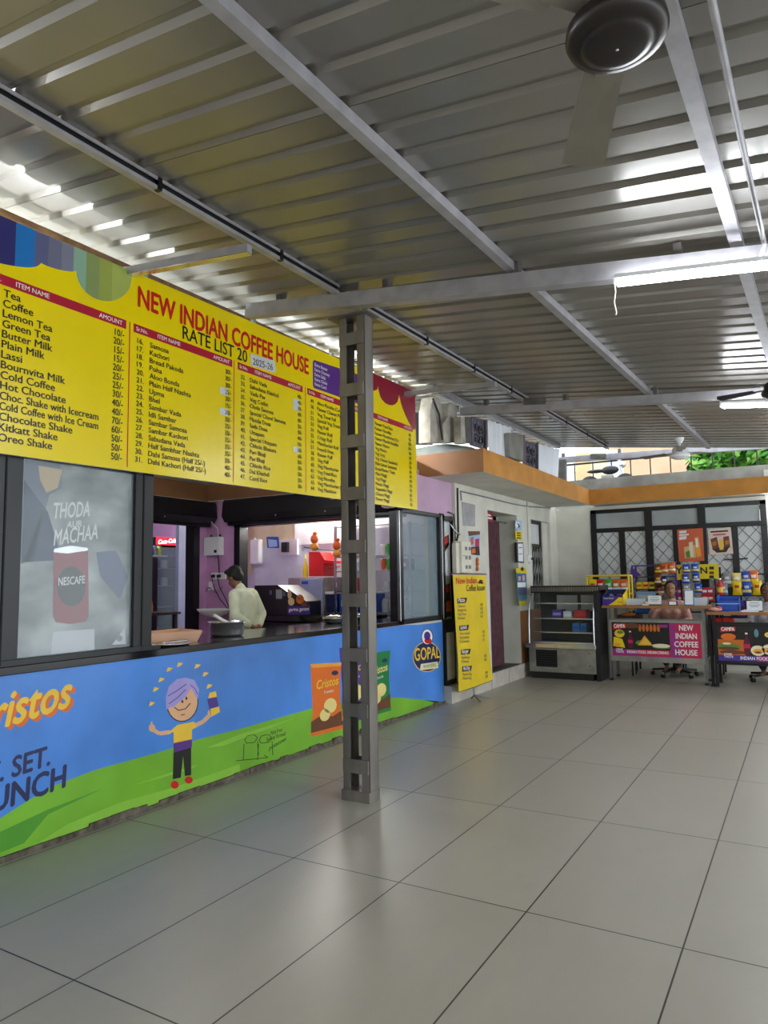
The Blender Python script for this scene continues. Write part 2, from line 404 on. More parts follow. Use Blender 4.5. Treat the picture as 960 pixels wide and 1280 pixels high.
def purlin(xl, xr, y0, y1, label, gap=False):
    m = MB()
    P = lambda f, yy, h: V((f(yy), yy, roof_z(f(yy), h)))
    def strip(f0, f1, h0, h1, mt):
        vs = [P(f, yy, h) for yy in (y0, y1) for f in (f0, f1) for h in (h0, h1)]
        m.add(vs, [(0, 1, 3, 2), (4, 6, 7, 5), (0, 4, 5, 1), (2, 3, 7, 6), (0, 2, 6, 4), (1, 5, 7, 3)], mt)
    if gap:
        off = lambda d: (lambda yy: xl(yy)+d)
        strip(off(0), off(0.048), 0.12, 0.128, 'galvanised'); strip(off(0), off(0.006), 0.128, 0.184, 'galvanised'); strip(off(0.042), off(0.048), 0.128, 0.14, 'galvanised'); strip(off(0), off(0.05), 0.176, 0.184, 'galvanised'); strip(off(0.044), off(0.05), 0.166, 0.176, 'galvanised'); strip(off(0.006), off(0.03), 0.13, 0.174, 'black_groove')  # black fill in the open channel stands for the shade inside
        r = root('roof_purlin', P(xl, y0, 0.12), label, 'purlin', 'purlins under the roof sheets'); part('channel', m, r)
        yy = y0+0.4
        while yy < y1:
            b = MB(); c = P(off(0.036), yy, 0.12); b.box(c.x-0.012, c.x+0.02, c.y-0.012, c.y+0.012, c.z-0.003, c.z+0.06, 'black_frame'); part('joint_clip', b, r); yy += 0.93
    else:
        strip(xl, xr, 0.13, 0.184, 'galvanised'); r = root('roof_purlin', P(xl, y0, 0.13), label, 'purlin', 'purlins under the roof sheets'); part('box_section', m, r)
    return r
purlin(lambda y: 0.87+0.022*y, lambda y: 0.92+0.022*y, -3.5, 9.2, 'double grey purlin with a slot blackened for shade, over the lattice column', True)
purlin(lambda y: 2.045+0.046*y, lambda y: 2.1+0.046*y, -3.5, 9.2, 'pale grey purlin running between the lattice column and the dark fan')
purlin(lambda y: 3.275+0.03*y, lambda y: 3.335+0.03*y, -3.5, 9.2, 'grey purlin passing beside the big dark ceiling fan')
purlin(lambda y: 0.02+0.03*y, lambda y: 0.1+0.03*y, 5.0, 9.2, 'short grey purlin over the broken pillars on the ledge')
m = MB().bar((-0.12, -1.2, 3.40), (-0.12, 5.2, 3.47), 0.06, 0.06, 'rusty')
tag(m.build('rusty_rail'), 'rusty square steel rail running just behind the top of the menu board', 'rail')
for (a, b, lb) in (((155, 338), (312, 311), 'pale flat steel strut above the left half of the menu board'), ((500, 493), (620, 480), 'pale flat steel strut above the right end of the menu board')):
    p, q = hz(*a, 3.33), hz(*b, 3.27); p.x = -0.1
    s = MB().bar(p, q, 0.045, 0.05, 'galvanised').bar(p+V((0, 0, -0.027)), q+V((0, 0, -0.027)), 0.05, 0.004, 'steel')
    tag(s.build('board_strut'), lb, 'strut', 'struts behind the menu board')
m = MB().tube([(3.44, 0.2, 3.02), (3.47, 1.2, 3.0), (3.5, 2.12, 3.0), (3.47, 2.14, 2.93)], 0.012, 'galvanised')
tag(m.build('conduit_pipe'), 'thin grey conduit pipe beside the purlin near the big dark fan', 'pipe')

# ------------------------------------------------------------------ lamps
def tube_light(p, q, label, mat='tube_glow', r=0.016, cord=True, gap=0.02):
    p, q = V(p), V(q); rt = root('tube_light', p, label, 'light', 'fluorescent tube lights')
    d = (q-p).normalized(); part('batten', MB().bar(p+V((0, 0, gap+0.012)), q+V((0, 0, gap+0.012)), 0.035, 0.022, 'white_plastic'), rt)
    part('tube', MB().tube([p+d*0.02, q-d*0.02], r, mat, 12), rt)
    for c, s in ((p, 1), (q, -1)): part('end_cap', MB().bar(c+V((0, 0, gap)), c+V((0, 0, gap))+d*0.02*s, 0.03, 0.05, 'white_plastic'), rt)
    if cord:
        part('cord', MB().tube([p+V((0, 0, 0.01)), p+V((0.004, 0, -0.05)), p+V((-0.008, 0.01, -0.1)), p+V((0.004, 0, -0.16)), p+V((0, 0, -0.175))], 0.003, 'cable_white', 6), rt)
    return rt
a, b = hy(768, 354, 2.06), hy(960, 332, 2.06); d = (b-a).normalized()
tube_light(a, a+d*1.2, 'long lit tube light under the nearest cross beam', r=0.02)
a, b = hy(900, 508, 5.45), hy(960, 506, 5.45); d = (b-a).normalized()
tube_light(a, a+d*1.2, 'lit tube light on the second cross beam, beside the far dark fan', r=0.02, cord=False)
tube_light((3.24, 9.82, 2.43), (4.4, 9.82, 2.43), 'tube light on the white back wall beside the window', 'tube_glow_wall', cord=False)
tube_light((-0.62, -1.0, 2.9), (-0.62, 1.1, 2.9), 'unseen tube light added behind the left part of the menu board', 'tube_glow_added', cord=False)  # unseen tubes behind the board, added to brighten the roof above
tube_light((-0.55, 3.1, 2.95), (-0.55, 4.9, 2.95), 'unseen tube light added behind the right part of the menu board', 'tube_glow_added', cord=False)
tube_light((-2.5, 6.24, 2.4), (-1.2, 6.24, 2.4), 'tube light high on the tiled kitchen wall', 'tube_glow_kitchen', cord=False)
tube_light((-1.9, 2.5, 2.56), (-0.9, 2.5, 2.56), 'tube light on the ceiling of the serving bay', 'tube_glow_bay', cord=False)
tube_light((-4.9, 4.6, 2.56), (-3.9, 4.6, 2.56), 'tube light on the ceiling of the drinks store', 'tube_glow_bay', cord=False)

# ------------------------------------------------------------------ ceiling fans
def ceiling_fan(c, R, label, m_body, m_blade, ang, rod, span):
    r = root('ceiling_fan', c, label, 'fan', 'ceiling fans'); c = V(c); s = R/0.115
    part('motor', MB().lathe(c, [(0.0, 0.0), (0.02*s, 0.0), (0.06*s, 0.002*s), (0.078*s, 0.008*s), (0.08*s, 0.014*s), (0.088*s, 0.014*s), (0.108*s, 0.02*s), (0.115*s, 0.035*s), (0.112*s, 0.055*s), (0.09*s, 0.075*s), (0.088*s, 0.12*s), (0.07*s, 0.14*s), (0.03*s, 0.15*s)], m_body, 40), r)
    part('screw', MB().ell(c+V((0, 0, -0.001)), (0.004*s, 0.004*s, 0.003*s), 'steel', 8, 6), r)
    part('downrod', MB().tube([c+V((0, 0, 0.14*s)), c+V((0, 0, 0.14*s+rod))], 0.012, m_body, 10), r)
    part('canopy', MB().lathe(c+V((0, 0, 0.14*s+rod-0.075)), [(0.014, 0), (0.03, 0.012), (0.055, 0.06), (0.057, 0.075)], m_body, 24), r)
    for k in range(3):
        t = ang+k*2*math.pi/3; d = V((math.cos(t), math.sin(t), 0)); w = V((-math.sin(t), math.cos(t), 0))
        b = MB().bar(c+d*R*0.75+V((0, 0, 0.08*s)), c+d*(R+0.08)+V((0, 0, 0.08*s)), 0.04*s, 0.006, m_blade)
        b.prism([c+d*(R+0.05)-w*0.05*s+V((0, 0, 0.078*s)), c+d*span-w*0.065*s+V((0, 0, 0.07*s)), c+d*(span+0.02)+V((0, 0, 0.078*s)), c+d*span+w*0.065*s+V((0, 0, 0.088*s)), c+d*(R+0.05)+w*0.05*s+V((0, 0, 0.084*s))], (0, 0, 0.004), m_blade)
        part('blade', b, r)
    return r
ceiling_fan((3.27, -0.09, 2.62), 0.117, 'big dark brown ceiling fan nearest the camera', 'fan_dark', 'blade', math.radians(112), 0.22, 0.6)
p = hy(958, 492, 4.6)
ceiling_fan((p.x+0.06, 4.6, p.z-0.04), 0.1, 'black ceiling fan beside the far lit tube light', 'black_plastic', 'black_plastic', math.radians(166), 0.22, 0.42)
p = hy(850.5, 574, 7.6)
ceiling_fan((p.x, 7.6, p.z), 0.12, 'white ceiling fan hanging near the back ledge', 'white_plastic', 'blade', math.radians(40), 0.12, 0.5)

# ------------------------------------------------------------------ lattice column
r = root('lattice_column', (1.045, 2.23, 0), 'bare steel lattice column standing on the tiles in front of the counter', 'column')
ZT = 3.16
def cchannel(x0, x1, y0, y1, open_right):
    b = MB(); t = 0.006
    if open_right: b.box(x0, x0+t, y0, y1, 0.008, ZT, 'column_steel')
    else: b.box(x1-t, x1, y0, y1, 0.008, ZT, 'column_steel')
    b.box(x0, x1, y0, y0+t, 0.008, ZT, 'column_steel'); b.box(x0, x1, y1-t, y1, 0.008, ZT, 'column_steel')
    return b
part('upright', cchannel(0.945, 1.0, 2.18, 2.285, True), r, bevel=0.002); part('upright', cchannel(1.085, 1.147, 2.18, 2.285, False), r, bevel=0.002)
for k in range(9):
    z = 0.172+k*0.349
    part('batten_plate', MB().box(0.95, 1.14, 2.168, 2.18, z, z+0.085, 'column_steel'), r, bevel=0.002)
    part('batten_plate', MB().box(0.95, 1.14, 2.285, 2.293, z, z+0.08, 'column_steel'), r, bevel=0.002)
part('base_plate', MB().box(0.94, 1.15, 2.165, 2.29, 0, 0.065, 'column_steel'), r); part('cap_plate', MB().box(0.88, 1.19, 2.14, 2.3, ZT, ZT+0.012, 'galvanised_dark'), r)

# ------------------------------------------------------------------ menu board
BXP = 0.08
def bz0(y): return 2.062+0.0135*(y-0.35)
def bz1(y): return 3.312+0.0205*(y-0.35)
Y0, Y1 = -0.35, 4.905
rt = root('menu_board', (0.07, 2.3, 2.07), 'long yellow rate list board above the counter, red title and price columns', 'sign board')
mb = MB(); mb.prism([(BXP, Y0, bz0(Y0)), (BXP, Y1, bz0(Y1)), (BXP, Y1, bz1(Y1)), (BXP, Y0, bz1(Y0))], (-0.02, 0, 0), 'board_yellow', 'white_plastic')
E1, E2, E3, E4 = BXP+0.0008, BXP+0.0016, BXP+0.0024, BXP+0.003
def quad(y0, y1, z0, z1, m, x=E1): mb.ngon([(x, y0, z0), (x, y1, z0), (x, y1, z1), (x, y0, z1)], m)
def T(s, y, z, h, m, **k): mb.text(s, (k.pop('x', E3), y, z), Y, Z, h, m, **k)
# scalloped colour stripes, top left
def scallop(ys, cusps, drop):
    for a, b, d in cusps:
        if a <= ys <= b:
            t = (ys-a)/(b-a); return d[0]*(1-t)+d[1]*t-drop*math.sqrt(max(0, 1-(2*t-1)**2))
    return 3.3
cus = [(-0.4, 0.557, (3.14, 3.15)), (0.557, 0.775, (3.15, 3.185)), (0.775, 1.167, (3.19, 3.288))]
drops = {0: 0.11, 1: 0.02, 2: 0.17}
def lowz(yy):
    for i, c in enumerate(cus):
        if c[0] <= yy <= c[1]: return scallop(yy, [c], drops[i])
    return bz1(yy)
edges = [-0.35, -0.1, 0.1, 0.3, 0.41, 0.52, 0.60, 0.68, 0.757, 0.84, 0.93, 1.02, 1.167]
cols = ['maroon', 'indigo', 'purple', 'indigo', 'bandblue', 'slate1', 'slate2', 'slate3', 'green1', 'green2', 'green3', 'green4']
for i, c in enumerate(cols):
    a, b = edges[i], edges[i+1]; N = 10
    lo = [(E1, a+(b-a)*k/N, lowz(a+(b-a)*k/N)) for k in range(N+1)]
    mb.ngon(lo+[(E1, b, bz1(b)-0.001), (E1, a, bz1(a)-0.001)], c)
# maroon scallops, top right
cr = [(3.90, 4.137, (3.26, 3.285)), (4.137, 4.554, (3.25, 3.285)), (4.554, 4.905, (3.285, 3.0))]
dr = [0.06, 0.13, 0.09]; lo = []
for (a, b, d), q in zip(cr, dr):
    for k in range(13):
        t = k/12; lo.append((E1, a+(b-a)*t, min(d[0]*(1-t)+d[1]*t-q*math.sqrt(max(0, 1-(2*t-1)**2)), bz1(a)-0.003)))
mb.ngon(lo+[(E1, Y1, bz1(Y1)-0.001), (E1, 3.9, bz1(3.9)-0.001)], 'maroon')
# headings and dividers
heads = [(0.23, 1.13), (1.185, 2.07), (2.126, 2.912), (2.975, 3.86), (3.925, 4.84)]
for a, b in heads:
    quad(a if a > 0.3 else 0.0, b, 2.945, 3.0, 'crimson', E1)
    T('Sr.No.', a+0.02, 2.96, 0.024, 'white', bold=0.01); T('ITEM NAME', a+0.19, 2.96, 0.026, 'white', bold=0.01); T('AMOUNT', b-0.03, 2.96, 0.026, 'white', bold=0.01, align='R')
for yy in (1.157, 2.087, 2.95, 3.895): quad(yy-0.004, yy+0.004, bz0(yy)+0.02, 3.0, 'red', E1)
T('NEW INDIAN COFFEE HOUSE', 1.217, 3.12, 0.128, 'red', width=1.775, bold=0.03)
T('RATE LIST 20', 1.588, 3.02, 0.088, 'black', width=0.64, bold=0.012)
items1 = 'Tea,10|Coffee,20|Lemon Tea,15|Green Tea,15|Butter Milk,20|Plain Milk,25|Lassi,25|Bournvita Milk,30|Cold Coffee,40|Hot Chocolate,40|Choc. Shake with Icecream,70|Cold Coffee with Ice Cream,60|Chocolate Shake,50|Kitkatt Shake,50|Oreo Shake,50'
items2 = 'Samosa,30|Kachori,30|Bread Pakoda,30|Poha,25|Aloo Bonda,30|Plain Half Nashta,15|Upma,30|Bhel,30|Sambar Vada,35|Idli Sambar,35|Sambar Samosa,35|Sambar Kachori,35|Sabudana Vada,35|Half Sambhar Nashta,20|Dahi Samosa (Half 25/-),40|Dahi Kachori (Half 25/-),40'
items3 = 'Dahi Vada,40|Sabudana Khichdi,40|Vada Pav,30|Veg Cutlet,40|Chola Samosa,40|Special Chool Samosa,50|Masala Dosa,50|Sada Dosa,40|Uttapam,50|Special Uttapam,60|Chhole Bhatura,60|Puri Bhaji,50|Pav Bhaji,50|Chhole Rice,50|Dal Khichdi,50|Curd Rice,50'
items4 = 'Aloo Paratha Curd,50|Paneer Cheese Paratha,70|Veg Toast Full,40|Special Veg Toast,50|Veg Roll,50|Paneer Roll,70|Crispy Roll,60|Manchurian Roll,60|French Fries,60|Paneer Puff,40|Veg Puff,30|Veg Manchurian,70|Veg Fried Rice,70|Veg Noodles,70|Veg Manchurian Rice,80|Veg Manchow,60'
items5 = 'Paneer Fried Rice,90|Paneer Noodles,90|Paneer Manchurian Dry,100|Paneer Masala Noodles,100|Paneer Momo,80|Veg Momo,60|Veg Soup,50|Veg Cheese Sandwich,70|Plain Salted Sandwich,60|Bread Butter Toast,30|Plain Maggi,40|Veg Maggi,50|Masala Maggi,50|Vegetable Maggi,60|Cheese Maggi,70|Paneer Maggi,70'
def rows(items, y_no, y_name, y_amt, start, ztop, zbot, h, maxw, bold=0.016, white=()):
    L = items.split('|'); n = len(L)
    for i, e in enumerate(L):
        nm, am = e.split(','); z = ztop+(zbot-ztop)*i/(n-1)
        if y_no is not None: T(f'{start+i}.', y_no, z, h, 'black', bold=bold)
        w = text_mesh(nm, bold, 0)[2]*h/_TC['cap']
        T(nm, y_name, z, h, 'black', bold=bold, width=min(w*1.06, maxw))
        if i in white: quad(y_amt-0.115, y_amt-0.035, z-0.008, z+h+0.008, 'stickergrey', E2)
        T(f'{am}/-', y_amt, z, h, 'black', bold=bold, align='R', xs=0.85)
rows(items1, 0.17, 0.355, 1.115, 1, 2.885, 2.125, 0.04, 0.59)
rows(items2, 1.215, 1.315, 2.06, 16, 2.882, 2.135, 0.033, 0.57, white=(3, 6))
rows(items3, 2.16, 2.26, 2.9, 32, 2.882, 2.14, 0.031, 0.48, 0.014, white=(1, 2, 9))
rows(items4, 3.02, 3.115, 3.83, 49, 2.885, 2.145, 0.031, 0.56, 0.014)
rows(items5, 3.96, 4.06, 4.8, 65, 2.885, 2.15, 0.031, 0.56, 0.014)
# purple extras box
mb.prism([(E1, 3.055, 3.035), (E1, 3.075, 3.02), (E1, 3.86, 3.03), (E1, 3.88, 3.045), (E1, 3.88, 3.29), (E1, 3.86, 3.315), (E1, 3.075, 3.265), (E1, 3.055, 3.245)], (0.0005, 0, 0), 'purple')
for i, (nm, am) in enumerate((('Extra Butter', '10'), ('Extra Chutney', '10'), ('Extra Sabji', '20'), ('Extra Chole', '30'), ('Extra Curd', '15'))):
    T(nm, 3.08, 3.215-i*0.042, 0.026, 'white', bold=0.01); T(am+'/-', 3.84, 3.23-i*0.042, 0.026, 'white', bold=0.01, align='R')
part('printed_face', mb, rt)
st = MB(); st.prism([hx(313, 442, E4), hx(343, 451, E4), hx(345, 466, E4), hx(314, 457, E4)], (0.001, 0, 0), 'stickergrey')
a, b = hx(316, 455.5, E4+0.002), hx(341, 463, E4+0.002)
st.text('2025-26', a, b-a, Z, 0.05, 'black', width=(b-a).length, bold=0.004); part('sticker', st, rt, 'grey paper sticker reading 2025-26')
fr = MB()
for yy in (0.3, 1.3, 2.35, 3.4, 4.6): fr.bar((0.035, yy, bz0(yy)-0.0), (0.035, yy, bz1(yy)+0.05), 0.03, 0.03, 'galvanised', up=X)
fr.bar((0.035, Y0, bz0(Y0)+0.03), (0.035, Y1, bz0(Y1)+0.03), 0.03, 0.03, 'galvanised'); fr.bar((0.035, Y0, bz1(Y0)-0.03), (0.035, Y1, bz1(Y1)-0.03), 0.03, 0.03, 'galvanised')
part('backing_frame', fr, rt)

# ------------------------------------------------------------------ service counter with printed panel
rt = root('service_counter', (0, 2.3, 0), 'long service counter with black stone top and blue and green snack advert panel', 'counter')
CY0, CY1 = -0.9, 5.61
part('counter_base', MB().box(-0.18, -0.02, CY0, 5.66, 0, 0.93, 'plaster'), rt)
wt = MB().box(-0.66, 0.02, CY0, 4.68, 0.93, 0.975, 'granite'); wt.box(-0.66, 0.0, 4.68, 5.66, 0.93, 0.96, 'granite')
wt.box(-0.02, 0.014, CY0, 1.5, 0.955, 1.0, 'black_frame')
part('worktop', wt, rt, bevel=0.004)
kk = MB(); yy = CY0
while yy < CY1:
    e = yy+random.uniform(0.08, 0.2); kk.box(-0.02, 0.008+random.uniform(0, 0.012), yy, e, 0, 0.035+random.uniform(-0.012, 0.012), 'grime'); yy = e
part('grimy_kick', kk, rt)
PXP = 0.0
def ptop(y): return 0.985-0.0155*(y-0.45)
mb = MB(); N = 24
mb.prism([(PXP, CY0, 0.03)]+[(PXP, CY1, 0.03)]+[(PXP, CY1-(CY1-CY0)*k/N, min(0.968, ptop(CY1-(CY1-CY0)*k/N)+random.uniform(-0.006, 0.004))) for k in range(N+1)], (-0.02, 0, 0), 'panel_blue')
def pp(pts, m, lv): mb.ngon([hx(a, b, PXP+0.0003*lv) for a, b in pts], m)
def PT(s, p0, p1, h, m, lv, **k):
    a, b = hx(*p0, PXP+0.0003*lv), hx(*p1, PXP+0.0003*lv); mb.text(s, a, b-a, Z, h, m, width=(b-a).length, **k)
# soft cloud print and hill
hill = [(-60, 1052), (0, 1023), (60, 985), (120, 962), (200, 940), (245, 925), (300, 911), (360, 894), (395, 884), (430, 877), (465, 873), (500, 872), (530, 875), (552, 880)]
top = [hx(a, b, PXP+0.0003) for a, b in hill]
top = [V((top[0].x, CY0, top[0].z))]+top+[V((top[0].x, CY1-0.001, top[-1].z))]
for p, q in zip(top, top[1:]): mb.ngon([V((p.x, p.y, 0.031)), V((p.x, q.y, 0.031)), q, p], 'panel_green')
def zb(px, py): return hx(px, py, PXP+0.0006)
mb.ngon([zb(50, 1052), zb(85, 1030), zb(150, 1003), zb(215, 985), zb(300, 955), zb(300, 966), zb(165, 1016), zb(60, 1052)], 'grass2')
mb.ngon([zb(0, 1066), zb(0, 1040), zb(60, 1012), zb(130, 985), zb(60, 1018), zb(30, 1054)], 'grass3')
mb.ngon([zb(168, 981), zb(215, 965), zb(247, 956), zb(240, 961), zb(200, 973)], 'grass2')
mb.ngon([zb(258, 935), zb(300, 918), zb(370, 897), zb(330, 913), zb(280, 932)], 'grass2')
# lettering left
PT('Cristos', (-42, 928), (93, 885), 0.175, 'orange', 2, bold=0.03, shear=0.25); PT('Cristos', (-46, 925), (89, 882), 0.175, 'gold', 3, bold=0.025, shear=0.25)
PT('GET. SET.', (-58, 996), (62, 956), 0.10, 'navy', 2, bold=0.03, shear=0.05); PT('CRUNCH', (-62, 1035), (82, 983), 0.115, 'navy', 2, bold=0.035, shear=0.05)
# cartoon child
def disc(cx, cy, rx, ry, m, lv, n=24, rot=0): pp([(cx+rx*math.cos(2*math.pi*k/n)*math.cos(rot)-ry*math.sin(2*math.pi*k/n)*math.sin(rot), cy+rx*math.cos(2*math.pi*k/n)*math.sin(rot)+ry*math.sin(2*math.pi*k/n)*math.cos(rot)) for k in range(n)], m, lv)
def stroke(pts, w, m, lv):
    for (a, b), (c, d) in zip(pts, pts[1:]):
        l = math.hypot(c-a, d-b) or 1; nx, ny = -(d-b)/l*w/2, (c-a)/l*w/2; pp([(a+nx, b+ny), (c+nx, d+ny), (c-nx, d-ny), (a-nx, b-ny)], m, lv)
stroke([(191, 912), (199, 917), (213, 915)], 5, 'face', 3); stroke([(244, 907), (254, 902), (262, 894)], 5, 'face', 3)
disc(190, 910, 4, 5, 'face', 3); disc(263, 891, 3.5, 4, 'face', 3); stroke([(189, 906), (190, 902)], 2, 'face', 3)
pp([(217, 938), (239, 933), (239, 969), (231, 970), (229, 945), (226, 972), (216, 974)], 'black', 3)
disc(218.5, 981, 5, 5, 'red', 4); disc(236, 975, 5, 4.5, 'red', 4)
pp([(209, 917), (222, 906), (243, 902), (246, 909), (240, 912), (240, 925), (217, 930), (217, 915)], 'gold', 4)
pp([(217, 929), (240, 924), (240, 934), (217, 941)], 'purple', 4)
disc(228, 878, 20, 24.5, 'black', 3, rot=0.1); disc(228, 878, 18.8, 23.2, 'face', 4, rot=0.1)
pp([(208, 887), (207, 872), (211, 858), (221, 849), (232, 847), (243, 850), (249, 862), (247, 874), (243, 868), (239, 860), (231, 872), (219, 882)], 'lilac', 5)
for q in ([(211, 880), (222, 872), (232, 862)], [(210, 870), (222, 863), (233, 855)], [(238, 856), (244, 861), (247, 868)]): stroke(q, 0.8, 'navy', 6)
stroke([(218, 884), (223, 888), (232, 886), (238, 879)], 1.1, 'black', 6); disc(228, 877, 1.2, 2, 'black', 6); disc(233, 873, 1.2, 2, 'black', 6); stroke([(226, 894), (231, 893)], 1, 'black', 6)
pp([(259, 874), (271, 871), (275, 890), (264, 896)], 'bagpurple', 4); pp([(263, 886), (274, 883), (275, 890), (264, 896)], 'gold', 5); pp([(260, 873), (262, 866), (270, 864), (271, 871)], 'gold', 4)
for cx, cy in ((212, 837), (225, 831), (247, 833), (202, 850), (195, 862), (190, 880), (257, 843), (262, 858)): pp([(cx-4, cy+3), (cx-2, cy-3), (cx+4, cy-2), (cx+1, cy+1)], 'gold', 2)
# potato sketch and slogan
for dx in (0, 18):
    for q in ([(306+dx, 925), (309+dx, 920), (317+dx, 918), (322+dx, 922), (318+dx, 928), (308+dx, 929), (306+dx, 925)], [(305+dx, 930), (304+dx, 950)], [(322+dx, 926), (323+dx, 944)]): stroke(q, 0.8, 'black', 2)
stroke([(295, 951), (335, 947), (330, 944)], 0.8, 'black', 2)
for i, (s, a, b) in enumerate((('Made From', (338, 919), (353, 914)), ('Special Farmed', (333, 927), (357, 919)), ('potatoes', (336, 938), (358, 925)))): PT(s, a, b, 0.03, 'black', 2, bold=0.01, shear=0.2)
# three printed snack bags
def bag(c, body, low, word, wm):
    pp(c, body, 2)
    (ax, ay), (bx, by), (ex, ey), (dx, dy) = c[0], c[1], c[4], c[5]
    f = lambda u, v: (ax+(bx-ax)*u+(dx-ax)*v+((ex-bx)-(dx-ax))*u*v, ay+(by-ay)*u+(dy-ay)*v+((ey-by)-(dy-ay))*u*v)
    pp([f(0.02, 0.8), f(0.3, 0.74), f(0.7, 0.78), f(0.97, 0.72), f(0.98, 0.94), f(0.02, 0.95)], low, 3)
    pp([f(0, 0), f(1, 0), f(0.97, 0.055), f(0.04, 0.055)], 'orange2' if body == 'orange' else body, 3)
    for cu, cv, ru in ((0.62, 0.62, 0.2), (0.45, 0.74, 0.16)):
        q = [f(cu+ru*math.cos(t), cv+ru*0.55*math.sin(t)) for t in [2*math.pi*k/14 for k in range(14)]]; pp(q, 'chipyellow', 4)
    q = [f(0.78+0.11*math.cos(t), 0.15+0.035*math.sin(t)) for t in [2*math.pi*k/12 for k in range(12)]]; pp(q, 'navy', 4)
    a, b = f(0.2, 0.36), f(0.88, 0.32)
    PT(word, a, b, 0.07, wm, 5, bold=0.02, shear=0.15); PT('Tomato' if body == 'orange' else 'Masala', f(0.42, 0.44), f(0.72, 0.42), 0.025, 'white', 5)
bag([(388, 830), (427, 828), (425, 850), (426, 895), (429, 911), (388, 921), (391, 890)], 'orange', 'brownp', 'Cristos', 'gold')
bag([(424, 810), (459, 806), (457, 830), (457, 880), (459, 898), (427, 906), (428, 860)], 'bagpurple', 'orange2', 'Cristos', 'gold')
bag([(455, 818), (488, 813), (486, 835), (487, 870), (489, 888), (458, 897), (460, 850)], 'baggreen', 'brownp', 'Cristos', 'chipyellow')
# brand roundel at the right
disc(533.5, 821, 17.5, 19, 'gold', 2); disc(533.5, 821, 16.6, 18, 'navy', 3); disc(534, 796, 7.5, 10, 'navy', 4); disc(534, 796, 6.6, 9.2, 'white', 5); disc(534, 795, 4, 5.5, 'bagpurple', 6); disc(535, 801, 4.5, 3.5, 'red', 6)
PT('GOPAL', (518.5, 826), (549.5, 822), 0.125, 'gold', 5, bold=0.02); pp([(526, 830), (547, 827), (548, 835), (525, 838)], 'cream', 4); PT('WAFERS', (529, 835.5), (545, 833), 0.036, 'baggreen', 6, bold=0.01)
part('printed_panel', mb, rt, 'blue sky and green hill snack advert')

# ------------------------------------------------------------------ front windows of the counter
rt = tag(bpy.data.objects.new('window_1', None), kind='structure'); COL.objects.link(rt); ORG[rt] = V((0, 0, 0))
f = MB(); ZB, ZT2 = 0.98, 2.11
for a, b in ((0.36, 0.53), (1.27, 1.41)): f.box(-0.06, 0.03, a, b, ZB, ZT2, 'black_frame')
f.box(-0.06, 0.03, 0.36, 1.41, 2.07, ZT2, 'black_frame'); f.box(-0.06, 0.035, 0.36, 1.41, ZB-0.005, 1.01, 'black_frame'); f.box(-0.06, 0.036, 1.325, 1.335, ZB, ZT2, 'black_groove'); f.box(-0.06, 0.036, 0.43, 0.44, ZB, ZT2, 'black_groove')
f.box(-0.06, 0.03, -0.9, -0.7, ZB, ZT2, 'black_frame'); f.box(-0.06, 0.03, -0.9, 0.36, 2.07, ZT2, 'black_frame')
part('window_frame', f, rt, bevel=0.003)
part('pane', MB().box(-0.022, -0.016, -0.7, 0.36, ZB, 2.07, 'clear_glass'), rt)
part('pane', MB().box(0.0, 0.004, 0.53, 1.27, 1.01, 2.07, 'clear_glass'), rt)
# advert film behind the pane; its uneven greys stand for blurred reflections
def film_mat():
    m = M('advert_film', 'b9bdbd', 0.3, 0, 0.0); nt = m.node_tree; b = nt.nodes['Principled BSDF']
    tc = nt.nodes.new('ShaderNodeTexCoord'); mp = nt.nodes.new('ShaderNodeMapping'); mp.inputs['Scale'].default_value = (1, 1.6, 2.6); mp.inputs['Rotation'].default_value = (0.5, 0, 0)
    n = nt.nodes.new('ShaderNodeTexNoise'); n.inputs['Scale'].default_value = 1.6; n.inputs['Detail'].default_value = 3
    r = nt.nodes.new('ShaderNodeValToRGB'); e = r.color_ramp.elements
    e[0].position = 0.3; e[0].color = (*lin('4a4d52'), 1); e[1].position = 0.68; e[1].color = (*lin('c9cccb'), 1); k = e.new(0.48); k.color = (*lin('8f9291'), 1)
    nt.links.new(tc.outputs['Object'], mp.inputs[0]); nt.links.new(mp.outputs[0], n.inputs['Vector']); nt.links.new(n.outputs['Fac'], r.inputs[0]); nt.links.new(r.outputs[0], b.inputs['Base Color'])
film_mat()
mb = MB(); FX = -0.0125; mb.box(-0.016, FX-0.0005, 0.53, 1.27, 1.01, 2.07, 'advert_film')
def fp(pts, m, lv): mb.ngon([hx(a, b, FX+0.0006*lv) for a, b in pts], m)
def FT(s, p0, p1, h, m, lv, **k): a, b = hx(*p0, FX+0.0006*lv), hx(*p1, FX+0.0006*lv); mb.text(s, a, b-a, Z, h, m, width=(b-a).length, **k)
fp([(31, 575), (75, 580), (78, 610), (62, 618), (40, 700), (26, 705)], 'slate2', 1); fp([(48, 582), (78, 587), (72, 610), (58, 616), (50, 600)], 'tan', 2)  # flat shapes for the blurred figure reflected in the pane
fp([(30, 600), (60, 640), (78, 700), (27, 703)], 'navy', 1)
fp([(120, 690), (145, 688), (160, 720), (150, 750), (125, 720)], 'slate1', 1)
FT('THODA', (67, 648), (112, 645), 0.085, 'white', 4, bold=0.02, shear=0.15); FT('AUR', (83, 660), (102, 658), 0.035, 'white', 4, bold=0.02, shear=0.15); FT('MACHAA', (67, 682), (122, 673), 0.085, 'white', 4, bold=0.02, shear=0.15)
fp([(67, 690), (110, 686), (111, 770), (107, 777), (88, 780), (70, 778), (66, 770)], 'can_red', 3)
fp([(67, 690), (85, 692), (110, 688), (110, 685), (88, 682), (68, 686)], 'steel', 4)
fp([(89+18*math.cos(t), 733+25*math.sin(t)) for t in [2*math.pi*k/24 for k in range(24)]], 'darkbrown', 4)
